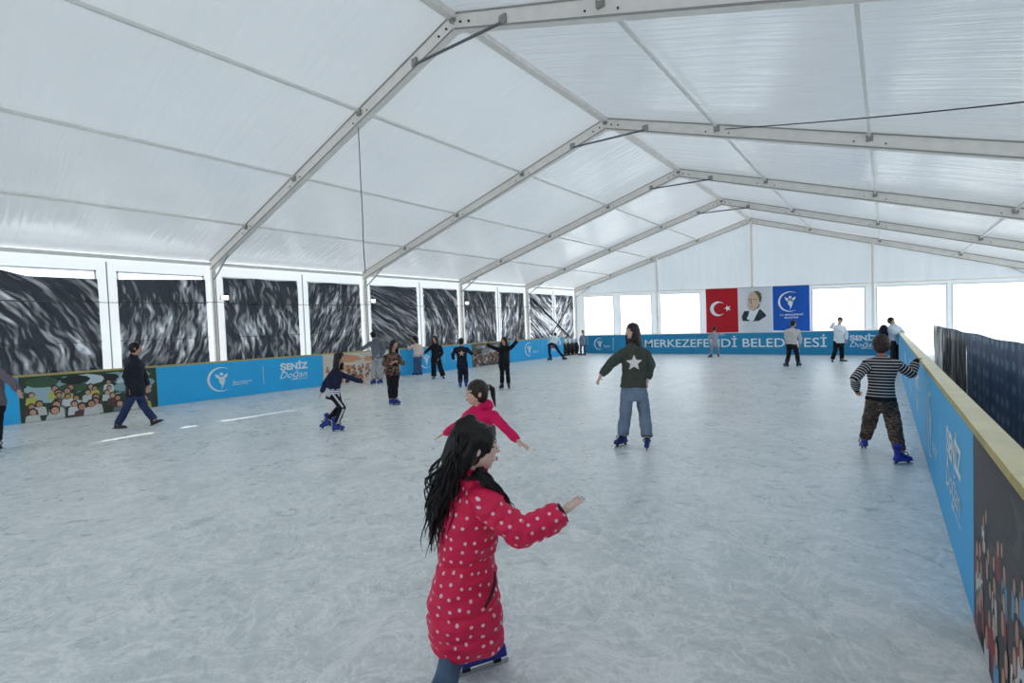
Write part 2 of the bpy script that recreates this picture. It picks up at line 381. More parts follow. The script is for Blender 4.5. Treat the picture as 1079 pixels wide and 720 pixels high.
# ------------------------------------------------------------------ rink boards
HB = 1.07; HR = 1.11
def frame_of(p0, p1):
    r_ = V((p1[0]-p0[0], p1[1]-p0[1], 0)).normalized(); return r_, V((0,0,1)), r_.cross(V((0,0,1)))
C_SKIN = [srgb(205,160,135), srgb(190,145,120), srgb(222,182,160)]
def palette(cols): return [mat('ink_%d_%d_%d' % c, srgb(*c), .55) for c in cols]
def crowd_print(o, r_, u, Wd, Hh, seed, shirts, backs, name, parent, lift=.0125, scale=1.0, low=False, vstretch=1):
    rnd = random.Random(seed)
    cols = backs+[(205,160,135),(188,142,118),(40,30,28),(225,225,222)]+shirts; mats = palette(cols); nb = len(backs); m = MB()
    m.cur = 0; flat(m, o, r_, u, [(0,0),(Wd,0),(Wd,Hh),(0,Hh)], lift)
    for k in range(46):                                 # background blotches
        m.cur = rnd.randrange(nb); w = rnd.uniform(.08,.4)*scale; disc(m, o, r_, u, rnd.uniform(.3, Wd-.3), min(Hh-.14, max(.14, rnd.uniform(.5,1)*Hh)), min(w,.28), min(.12, w*.4), lift+.0006+k*.00001, 9)
    lay = 0
    top = .5 if low else .62
    for row in range(6):
        y = Hh*top*(1-row/6)+.02
        n_ = int(Wd/(.24*scale)); 
        for k in range(n_):
            x = (k+.5+rnd.uniform(-.35,.35))*Wd/n_; sc = scale*rnd.uniform(.8,1.15)*(.8+.06*row); lay += 1; lf = lift+.0012+lay*.000015
            if x < .13 or x > Wd-.13: continue
            yy = y+rnd.uniform(-.04,.05); yb = max(.005, yy-.13*sc*vstretch)
            m.cur = nb+4+rnd.randrange(len(shirts)); flat(m, o, r_, u, [(x-.09*sc, yb),(x+.09*sc, yb),(x+.075*sc, yy),(x, yy+.03*sc),(x-.075*sc, yy)], lf)
            if yy+.13*sc < Hh-.02:
                m.cur = nb+2; disc(m, o, r_, u, x, yy+.065*sc, .052*sc, .062*sc*vstretch, lf+.000005, 9)
                m.cur = nb+rnd.randrange(2); disc(m, o, r_, u, x+.004, yy+.055*sc, .038*sc, .046*sc*vstretch, lf+.00001, 9)
    return m.build(name, mats, parent, kind='stuff')
def panel(p0, p1, a, b_, bmat, parent, name='banner_panel', lab=None, HB=1.07):
    r_, u, nn = frame_of(p0, p1); o = V((*p0, 0)); m = MB()
    c = o+r_*((a+b_)/2)+u*(HB/2-.01)+nn*.005
    m.box(c, ((b_-a)/2-.004, .006, HB/2-.03), Matrix((r_, nn, u)).transposed())
    return m.build(name, bmat, parent, label=lab)
def barrier(label, p0, p1, rail_w, rail_mats, group='rink boards', HB=1.07):
    t_ = thing('rink_barrier', label, 'barrier', (0,0,0), group)
    r_, u, nn = frame_of(p0, p1); L_ = (V((*p1,0))-V((*p0,0))).length; R = Matrix((r_, nn, u)).transposed(); o = V((*p0,0))
    m = MB(); m.box(o+r_*L_/2-nn*.035+u*(HB/2-.01), (L_/2, .033, HB/2-.01), R); m.build('board_core', M_core, t_)
    k = max(1, int(round(L_/2.25)))
    for i in range(k):
        m = MB(); m.box(o+r_*(L_*(i+.5)/k)-nn*(rail_w/2-.012)+u*(HB-.018), (L_/k/2-.003, rail_w/2, .018), R); m.cur = 1
        m.box(o+r_*(L_*(i+.5)/k)-nn*(rail_w/2-.012)+u*(HB+.001), (L_/k/2-.003, rail_w/2-.004, .002), R)
        m.build('top_rail', rail_mats, t_)
    return t_, r_, u, nn, o
# left board, seen from the ice it reads left to right with growing Y
p0, p1 = (-9.93, -3.1), (-8.85, 22.3)
TL, r_, u, nn, oL = barrier('long rink barrier with blue banners along the dark plastic windows', p0, p1, .09, [M_rail, M_rail])
S = lambda y: (y-p0[1])/r_.y
secs = [(-3.1,1.43,'b'), (1.43,3.9,'crowd'), (3.9,8.39,'b'), (8.39,11.44,'food'), (11.44,15.24,'b'), (15.24,17.77,'street'), (17.77,22.28,'b')]
def small_lines(m, o, r_, u, x, z, w, lift, h=.035):
    text_mesh(m, 'T.C.', o+r_*x+u*(z+h*1.7), r_, u, h*.8, lift, .02)
    text_mesh(m, 'MERKEZEFENDİ', o+r_*x+u*z, r_, u, h, lift, .02, width=w)
    text_mesh(m, 'BELEDİYESİ', o+r_*x+u*(z-h*1.7), r_, u, h, lift, .02, width=w*.75)
def banner_art(pan, o, r_, u, s0, s1, lift=.014):
    Lp = s1-s0; m = MB(); k = Lp/4.5
    logo(m, o+r_*(s0+1.5*k)+u*.56, r_, u, .33, lift); m.build('emblem', M_white, pan, kind='stuff'); m = MB()
    small_lines(m, o, r_, u, s0+1.78*k, .42, .52*k, lift)
    flat(m, o, r_, u, [(s0+2.62*k-.006,.3),(s0+2.62*k+.006,.3),(s0+2.62*k+.006,.82),(s0+2.62*k-.006,.82)], lift)
    text_mesh(m, 'ŞENİZ', o+r_*(s0+3.12*k)+u*.66, r_, u, .19, lift, .045, width=.88*k)
    text_mesh(m, 'Doğan', o+r_*(s0+3.1*k)+u*.4, r_, u, .2, lift+.001, .0, width=.86*k, shear=.35)
    text_mesh(m, 'MERKEZEFENDİ BELEDİYE BAŞKANI', o+r_*(s0+3.45*k)+u*.33, r_, u, .028, lift, .02, width=.52*k)
    m.build('lettering', M_white, pan, kind='stuff')
for y0, y1, kd in secs:
    s0, s1 = S(y0), S(y1)
    if kd == 'b':
        pn = panel(p0, p1, s0, s1, M_blue, TL); banner_art(pn, oL, r_, u, s0, s1)
    elif kd == 'crowd':
        pn = panel(p0, p1, s0, s1, mat('ink_base', srgb(70,90,80), .5), TL, 'printed_panel', 'photo print of a crowd of children under trees')
        crowd_print(oL+r_*(s0+.01)+u*.02, r_, u, s1-s0-.02, HB-.07, 3, [(200,205,200),(190,190,90),(60,60,70),(120,120,130),(215,215,215),(90,60,60)], [(44,66,48),(60,90,66),(140,170,175),(160,190,195),(32,44,40),(200,215,220)], 'print', pn, scale=1.45)
    elif kd == 'food':
        pn = panel(p0, p1, s0, s1, mat('ink_pale', srgb(222,214,200), .5), TL, 'printed_panel', 'pale photo print with an orange and green blotch')
        crowd_print(oL+r_*(s0+.01)+u*.02, r_, u, s1-s0-.02, HB-.07, 9, [(220,205,190),(200,150,130),(215,215,215),(60,60,70),(205,120,80)], [(222,214,200),(224,160,120),(212,130,90),(232,222,208),(150,160,110)], 'print', pn, low=True)
    else:
        pn = panel(p0, p1, s0, s1, mat('ink_grey', srgb(96,92,88), .5), TL, 'printed_panel', 'dark photo print of a street scene')
        crowd_print(oL+r_*(s0+.01)+u*.02, r_, u, s1-s0-.02, HB-.07, 13, [(60,60,66),(190,200,205),(120,60,60),(90,90,90)], [(100,92,84),(66,64,62),(140,140,138),(180,190,196),(120,90,70)], 'print', pn, low=True)
# far board
q0, q1 = (-8.75, 24.45), (5.34, 24.45)
TF, r2, u2, n2, oF = barrier('blue rink barrier with white lettering across the far end', q0, q1, .09, [M_core, M_core])
SX = lambda x: x-q0[0]
for a, b_ in ((-8.75,-6.9), (-6.9,-2.4), (-2.4,2.1), (2.1,5.34)):
    pn = panel(q0, q1, SX(a), SX(b_), M_blue2, TF)
    m = MB(); Lf = .014
    if a == -8.75:
        logo(m, oF+r2*SX(-7.75)+u2*.56, r2, u2, .33, Lf); m.build('emblem', M_white, pn, kind='stuff'); m = MB(); small_lines(m, oF, r2, u2, SX(-7.5), .42, .45, Lf); flat(m, oF, r2, u2, [(SX(-6.93),.2),(SX(-6.905),.2),(SX(-6.905),.9),(SX(-6.93),.9)], Lf); m.build('lettering', M_white, pn, kind='stuff')
    if a == -2.4:
        text_mesh(m, 'MERKEZEFENDİ BELEDİYESİ', oF+r2*SX(-5.05)+u2*.37, r2, u2, .40, Lf, .008, width=3.12+5.05); m.build('lettering', M_white, pn, kind='stuff')
    if a == 2.1:
        text_mesh(m, 'ŞENİZ', oF+r2*SX(3.92)+u2*.64, r2, u2, .2, Lf, .045, width=.95)
        text_mesh(m, 'Doğan', oF+r2*SX(3.92)+u2*.36, r2, u2, .2, Lf+.001, 0, width=.9, shear=.35)
        text_mesh(m, 'MERKEZEFENDİ BELEDİYE BAŞKANI', oF+r2*SX(4.3)+u2*.29, r2, u2, .028, Lf, .02, width=.52); m.build('lettering', M_white, pn, kind='stuff')
# right board
w0, w1 = (5.42, 24.42), (5.60, -8.3)
TR, r3, u3, n3, oR = barrier('long rink barrier with a wide worn rail beside the near camera right', w0, w1, .115, [M_rail, M_railw], HB=HR)
TR['label'] = 'long rink barrier with wide worn yellow rail that the striped child holds'
SY = lambda y: w0[1]-y
for y1, y0 in ((24.42,21.6), (21.6,17.1), (17.1,12.6), (12.6,8.1), (8.1,3.6)):
    pn = panel(w0, w1, SY(y1), SY(y0), M_blue, TR, HB=HR); banner_art(pn, oR, r3, u3, SY(y1) if y1 < 24 else SY(26.1), SY(y0))
for y1, y0, sd in ((3.6,-.9,21), (-.9,-5.4,22)):
    pn = panel(w0, w1, SY(y1), SY(y0), mat('ink_dark', srgb(66,62,68), .5), TR, 'printed_panel', 'dark photo print of a crowd in red, white and blue', HB=HR)
    crowd_print(oR+r3*(SY(y1)+.01)+u3*.02, r3, u3, SY(y0)-SY(y1)-.02, HR-.07, sd+3, [(150,35,45),(200,205,210),(60,60,68),(90,150,190),(46,60,56),(160,60,60),(210,210,205),(40,40,46)], [(66,60,64),(52,52,58),(72,66,62),(84,78,76)], 'print', pn, vstretch=1.5, scale=.75)

# fence with dark tarpaulin behind the right board
ft = thing('banner_fence', 'dark blue tarpaulin fence standing behind the right rink board', 'fence', (6.2, 0, 0))
M_navy = mat('navy_tarp', srgb(22,66,112), .45, 0, .2, 1.5)
nn_ = M_navy.node_tree; pp = nn_.nodes['Principled BSDF']; tcx = nn_.nodes.new('ShaderNodeTexCoord'); mp = nn_.nodes.new('ShaderNodeMapping'); mp.inputs['Scale'].default_value = (.01, 3.2, 4.6)
vo = nn_.nodes.new('ShaderNodeTexVoronoi'); vo.inputs['Scale'].default_value = 1; vo.inputs['Randomness'].default_value = .25
rr = nn_.nodes.new('ShaderNodeValToRGB'); rr.color_ramp.elements[0].position = .16; rr.color_ramp.elements[0].color = (1,1,1,1); rr.color_ramp.elements[1].position = .34; rr.color_ramp.elements[1].color = (0,0,0,1)
mxx = nn_.nodes.new('ShaderNodeMixRGB'); old = pp.inputs['Base Color'].links[0].from_socket
nn_.links.new(tcx.outputs['Object'], mp.inputs[0]); nn_.links.new(mp.outputs[0], vo.inputs['Vector']); nn_.links.new(vo.outputs['Distance'], rr.inputs[0])
nn_.links.new(rr.outputs[0], mxx.inputs[0]); nn_.links.new(old, mxx.inputs[1]); mxx.inputs[2].default_value = srgb(110,148,172); nn_.links.new(mxx.outputs[0], pp.inputs['Base Color'])
M_plast = bpy.data.materials.new('black_plastic_painted_gloss'); M_plast.use_nodes = True; n = M_plast.node_tree; p = n.nodes['Principled BSDF']; L = n.links.new
_a = n.nodes.new('ShaderNodeAttribute'); _a.attribute_name = 'painted_gloss'; _r = n.nodes.new('ShaderNodeValToRGB'); _r.color_ramp.elements[0].position = .34; _r.color_ramp.elements[1].position = .92; _e = _r.color_ramp.elements.new(.6); _e.color = (.3,.3,.3,1)
L(_a.outputs['Fac'], _r.inputs[0]); _m = n.nodes.new('ShaderNodeMixRGB'); _m.inputs[1].default_value = srgb(50,56,66); _m.inputs[2].default_value = srgb(236,236,238); L(_r.outputs[0], _m.inputs[0]); L(_m.outputs[0], p.inputs['Base Color'])  # pale streaks paint the daylight gloss of the folds into the black plastic
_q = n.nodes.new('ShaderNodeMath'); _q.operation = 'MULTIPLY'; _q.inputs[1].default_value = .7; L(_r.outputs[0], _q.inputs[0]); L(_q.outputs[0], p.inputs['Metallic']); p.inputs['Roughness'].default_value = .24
M_fold = mat('dark_glossy_tarp', srgb(44,48,56), .22, 0, .2, 3, spec=.8)
def cloth_grid(y0, y1, z0, z1, fz, nx, nzv, x=0):
    m = MB(); P = []
    for a in range(nx+1):
        for b_ in range(nzv+1):
            y = y0+(y1-y0)*a/nx; z = z0+(z1(y)-z0)*b_/nzv; P.append((x+fz(y, z), y, z))
    m.add(P, [(a*(nzv+1)+b_, a*(nzv+1)+b_+1, (a+1)*(nzv+1)+b_+1, (a+1)*(nzv+1)+b_) for a in range(nx) for b_ in range(nzv)]); return m
for y0, y1, mt_, am in ((15.6, 18, M_fold, .04), (13.3, 15.55, M_fold, .06), (11, 13.25, M_fold, .05), (6.6, 10.95, M_navy, .015), (2.2, 6.55, M_navy, .015), (-2.2, 2.15, M_navy, .015)):
    m = cloth_grid(y0, y1, .02, lambda y: 1.405-.0045*(y-5)+.01*math.sin(y*2.1), lambda y, z: am*(noise.noise((y*3.2, z*.7, 1))+.5*noise.noise((y*9, z*1.4, 4))), 60, 10)
    m.build('tarpaulin', mt_, ft, True)
for y in (18.02, 15.57, 13.27, 10.97, 6.57, 2.17, -2.22):
    m = MB(); m.tube([(.07, y, 0), (.07, y, 1.34)], .02, 8); m.build('post', M_steel, ft)
m = MB(); m.tube([(.07, -2.22, 1.32), (.07, 18.02, 1.32)], .016, 8); m.build('rail', M_steel, ft)

# black plastic sheets over the left windows
ci = 0
descs = ['crinkled black plastic sheet over the window nearest the left picture edge', 'crinkled black plastic sheet over the window behind the walking man',
 'crinkled black plastic sheet over the window above the round banner emblem', 'crinkled black plastic sheet above the gap between blue banner and pale print',
 'black plastic sheet with sweeping folds behind the man in grey hoodie', 'black plastic sheet over the window above the child with back print',
 'black plastic sheet over the window left of the raised arms', 'black plastic sheet over the window right of the raised arms',
 'black plastic sheet with slanting folds nearest the bending skater', 'pale shiny plastic sheet with crossed dark straps in the far left corner']
for bi, y0 in enumerate(FR[:-1]):
    for wj, (a, b_) in enumerate(((.3, 2.45), (2.88, 4.78))):
        seen = bi >= 2
        def top(y, bi=bi, wj=wj, y0=y0, a=a, b_=b_):
            t = (y-y0-a)/(b_-a)
            if bi == 2 and wj == 0: return 3.46-.19*min(1, max(0, t-.15)/.3)
            if bi == 2 and wj == 1: return 3.28+.10*min(1, t)
            return 3.46+.015*math.sin(y*5)
        sl = [(.5, .9), (-.2, .5), (.1, .2), (-.5, .3), (1.6, 1.2), (.3, 1.5), (.2, .4), (-.25, .3), (1.3, .2), (-.9, .4)][(ci if seen else 0) % 10]
        sd = ci*3.7+bi*1.3+wj*9
        def fz(y, z, sl=sl, sd=sd):
            q = y+sl[0]*(z-2)+.25*sl[1]*(z-2)**2
            n1 = 1-abs(noise.noise((q*2.6, z*.35, sd)))*2.2; n2 = 1-abs(noise.noise((q*7+.6*noise.noise((y*2, z*2, sd)), z*.9, sd+5)))*2
            d = .035*n1+.022*n2+.006*noise.noise((y*18, z*10, sd)); edge = min(1, (z-.8)/.3, (3.55-z)/.25)
            return d*max(.25, edge)+.008
        lo = .86 if seen else 1.12
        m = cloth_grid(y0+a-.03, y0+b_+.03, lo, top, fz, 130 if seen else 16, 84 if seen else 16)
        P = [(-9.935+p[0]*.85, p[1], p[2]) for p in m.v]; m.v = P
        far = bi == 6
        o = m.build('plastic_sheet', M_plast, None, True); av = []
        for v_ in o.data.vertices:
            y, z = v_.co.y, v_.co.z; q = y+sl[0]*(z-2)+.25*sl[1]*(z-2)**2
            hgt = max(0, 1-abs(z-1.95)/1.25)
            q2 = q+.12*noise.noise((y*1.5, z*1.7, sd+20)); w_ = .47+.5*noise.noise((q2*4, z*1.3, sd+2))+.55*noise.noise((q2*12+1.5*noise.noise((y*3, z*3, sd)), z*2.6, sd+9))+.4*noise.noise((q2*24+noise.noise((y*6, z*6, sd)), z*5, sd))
            av.append(max(0, min(1, w_+(.30 if far else .16)*hgt-(.0 if far else .14))))  # painted gloss peaks at mid height, stronger on the corner sheets
        at_ = o.data.attributes.new('painted_gloss', 'FLOAT', 'POINT'); at_.data.foreach_set('value', av)
        if seen: tag(o, descs[min(ci, 9)], 'sheet', 'plastic sheets over the left windows'); ci += 1
        else: o.parent = bpy.data.objects['wall_left']
        if seen:
            m = MB()
            for z in (1.75, 2.72): m.tube([(-9.88, y0+a-.05, z), (-9.865, y0+(a+b_)/2, z-.02), (-9.88, y0+b_+.05, z)], .006, 5)
            m.build('cord', M_black, o)
            if far and wj == 0:
                m = MB(); m.span((-9.84, 20.9, 3.2), (-9.84, 24.6, 1.0), .02, .09, (1,0,0)); tag(m.build('strap', M_black), 'wide dark strap falling to the right across the pale corner sheet', 'strap')
                m = MB(); m.span((-9.81, 24.9, 3.1), (-9.81, 22.6, 1.2), .02, .07, (1,0,0)); tag(m.build('strap', M_black), 'dark strap falling to the left across the pale corner sheet', 'strap')

# floodlights and their cable on the left posts
for k, (y, nm) in enumerate(((5.55, 'small lit floodlight on the nearest visible left post'), (10.55, 'small lit floodlight on the post above the man in grey hoodie'), (15.55, 'small lit floodlight on the post above the child with back print'))):
    t_ = thing('floodlight', nm, 'lamp', (-9.72, y, 2.87), 'floodlights on the left posts')
    m = MB(); m.box((0, .1, 0), (.03, .1, .065)); m.build('housing', M_alu, t_)
    m = MB(); m.box((.034, .1, 0), (.004, .085, .05)); m.build('lens', mat('lamp_lens', (1,1,1,1), .3, emit=(.95,.98,1,1), estr=5), t_)
    m = MB(); m.tube([(-.08, 0, -.03), (-.03, .02, -.03), (0, .05, -.06)], .012, 6); m.build('bracket', M_steel, t_)
m = MB(); pts = []
for i in range(120):
    y = .5+24.5*i/119; pts.append((-9.76, y, 2.74-.05*abs(math.sin((y-.43)*math.pi/5))))
m.tube(pts, .008, 5); tag(m.build('cable', mat('grey_cable', srgb(70,74,78), .6)), 'thin dark cable strung along the posts above the left boards', 'cable')
m = MB(); pts = [(-2.53+.012*math.sin(i*.7)*(i/20), 5.36, 5.56-(5.56-2.85)*i/20) for i in range(21)]
m.tube(pts, .009, 6); tag(m.build('rope', mat('grey_rope', srgb(105,110,112), .8)), 'thin grey rope hanging straight down from the nearest rafter', 'rope')
m = MB(); A = V((2.64,10.36,rz(2.64,-.02))); B = V((9.0,4.0,3.6))
A = V((2.64,10.36,5.56)); B = V((9.76,5.45,2.84)); 
m.tube([A+(B-A)*t+V((0,0,-.10*math.sin(math.pi*t))) for t in [i/24 for i in range(25)]], .009, 6)
tag(m.build('cable', mat('black_cable', srgb(40,44,50), .6)), 'thin black cable slung across the roof from rafter to rafter', 'cable')

# ------------------------------------------------------------------ hanging banners on the far wall
def hang(label, x0, x1, z0, z1, col, art, grp='hanging banners on the far wall'):
    t_ = thing('hanging_banner', label, 'banner', (0,0,0), grp); Y = 25.23; o = V((x0, Y, z0)); r_ = V((1,0,0)); u = V((0,0,1))
    mt = mat('cloth_'+label.split()[0], col, .7, transl=.25); m = MB(); nx, nzv = 24, 16; P = []
    wob = lambda x, z: .012*math.sin(x*5+z*2.5)
    for a in range(nx+1):
        for b_ in range(nzv+1):
            x = x0+(x1-x0)*a/nx; z = z0+(z1-z0)*b_/nzv; P.append((x, Y+.03+wob(x, z), z-.0365*(x-x0)))
    m.add(P, [(a*(nzv+1)+b_, a*(nzv+1)+b_+1, (a+1)*(nzv+1)+b_+1, (a+1)*(nzv+1)+b_) for a in range(nx) for b_ in range(nzv)])
    m.build('cloth', mt, t_, True)
    m = MB(); mats = art(m, o, r_, u); m.build('print', mats, t_, kind='stuff')
    m = MB(); m.tube([(x0+.005, Y+.03, z1+.01), (x1-.005, Y+.03, z1+.01-.0365*(x1-x0))], .012, 6); m.build('pole', M_aludark, t_)
    for x in (x0+.1, x1-.1):
        m = MB(); m.tube([(x, Y+.03, z1-.0365*(x-x0)), (x, 25.37, z1-.02-.0365*(x-x0))], .008, 5); m.build('hook', M_steel, t_)
def flag_art(m, o, r_, u):
    lift = .0; cx, cy, R = .58, 1.2, .37; n = 40; P = []
    for i in range(n+1): t = math.radians(38+ (322-38)*i/n); P.append((cx+R*math.cos(t), cy+R*math.sin(t)))
    # crescent as quads between outer and inner arcs
    th = math.acos(max(-1, min(1, (R*R+.1**2-.295**2)/(2*R*.1))))
    out = [(cx+R*math.cos(th+(2*math.pi-2*th)*i/n), cy+R*math.sin(th+(2*math.pi-2*th)*i/n)) for i in range(n+1)]
    ths = math.atan2(out[0][1]-cy, out[0][0]-cx-.1)
    inn = [(cx+.1+.295*math.cos(ths+(2*math.pi-2*ths)*i/n), cy+.295*math.sin(ths+(2*math.pi-2*ths)*i/n)) for i in range(n+1)]
    for i in range(n): flat(m, o, r_, u, [out[i], out[i+1], inn[i+1], inn[i]], 0)
    sx_, sy_ = cx+.46, cy
    star_poly(m, o, r_, u, sx_, sy_, .17, 0, rot=math.pi)
    return [M_white]
def star_poly(m, o, r_, u, cx, cy, R, lift, rot=math.pi/2):
    pts = [(cx+(R if k % 2 == 0 else R*.4)*math.cos(rot+k*math.pi/5), cy+(R if k % 2 == 0 else R*.4)*math.sin(rot+k*math.pi/5)) for k in range(10)]
    nn = V(r_).cross(V(u)); P = [V(o)+V(r_)*cx+V(u)*cy+nn*lift]+[V(o)+V(r_)*x+V(u)*y+nn*lift for x, y in pts]
    m.add(P, [(0, 1+k, 1+(k+1) % 10) for k in range(10)])
def portrait_art(m, o, r_, u):
    P = lambda pts, l, c: (setattr(m, 'cur', c), flat(m, o, r_, u, pts, l))
    sm = lambda pts: pts
    P([(.18,.52),(.42,.5),(.62,.62),(.42,.98),(.26,1.0),(.14,.72)], .0, 0)          # suit left
    P([(.62,.48),(.9,.5),(1.22,.72),(1.16,.84),(.98,1.04),(.9,1.06)], .0, 0)        # suit right
    P([(.36,.6),(.66,.5),(.92,1.06),(.86,1.2),(.5,1.0)], .001, 1)                   # shirt
    P([(.46,1.14),(.64,.98),(.9,1.12),(.96,1.3),(.7,1.4)], .002, 4)                # neck shade
    P([(.42,1.62),(.5,1.84),(.7,1.92),(.9,1.84),(.98,1.6),(.94,1.34),(.8,1.12),(.62,1.0),(.47,1.06),(.4,1.24),(.42,1.4)], .003, 2)   # face
    P([(.7,1.93),(.86,1.93),(1.0,1.82),(1.04,1.6),(1.0,1.4),(.93,1.4),(.9,1.6),(.84,1.74)], .004, 3)  # hair side
    P([(.44,1.56),(.64,1.55),(.64,1.52),(.46,1.52)], .005, 3)
    P([(.7,1.55),(.86,1.56),(.86,1.53),(.7,1.52)], .005, 3)
    P([(.5,1.22),(.64,1.23),(.64,1.2),(.5,1.19)], .005, 4)
    P([(.56,1.5),(.6,1.5),(.58,1.34),(.52,1.34)], .005, 4)
    P([(.4,.98),(.48,1.0),(.44,.78),(.34,.62),(.3,.7)], .005, 0)
    return [mat('ink_suit', srgb(38,50,58), .6), M_white, mat('ink_skin', srgb(214,186,164), .6), mat('ink_hair', srgb(104,92,68), .6), mat('ink_skin_dark', srgb(150,118,96), .6)]
def blue_art(m, o, r_, u):
    logo(m, o+r_*.72+u*1.32, r_, u, .45, 0)
    text_mesh(m, 'T.C. MERKEZEFENDİ', o+r_*.28+u*.68, r_, u, .07, 0, .02, width=.95); text_mesh(m, 'BELEDİYESİ', o+r_*.48+u*.55, r_, u, .07, 0, .02, width=.55)
    return [M_white]
hang('red banner with a white crescent and star on the far wall', -2.09, -.575, 1.05, 3.27, srgb(186,24,40), flag_art)
hang('white banner with a portrait of a man in a dark suit', -.55, .915, 1.08, 3.22, srgb(222,226,232), portrait_art)
hang('royal blue banner with a white ring emblem on the far wall', .94, 2.42, 1.1, 3.17, srgb(24,92,186), blue_art)

# skating aids stored in the gap at the far left corner
for k in range(4):
    t_ = thing('skating_aid', ['black skating aid in the far left gap, closest to the left boards', 'second black skating aid from the left boards in the far left gap', 'third black skating aid from the left boards in the far left gap', 'black skating aid in the far left gap, closest to the end board'][k], 'skating aid', (-9.0-.0*k, 22.6+.44*k, 0), 'skating aids in the far left gap', rz=.3*(k % 2))
    m = MB(); m.ell((0,0,.36), (.17,0,0), (0,.17,0), (0,0,.36)); m.build('body', M_black, t_, True)
    m = MB(); m.ell((.0,0,.8), (.11,0,0), (0,.11,0), (0,0,.14)); m.build('head', mat('aid_top', srgb(190,200,205), .5), t_, True)
    m = MB(); m.tube([(-.02,-.14,.62),(-.16,-.14,.7),(-.16,.14,.7),(-.02,.14,.62)], .018, 8); m.build('handle', M_steel, t_, True)
    m = MB(); m.box((0,0,.02), (.2,.16,.02)); m.build('base', M_black, t_)
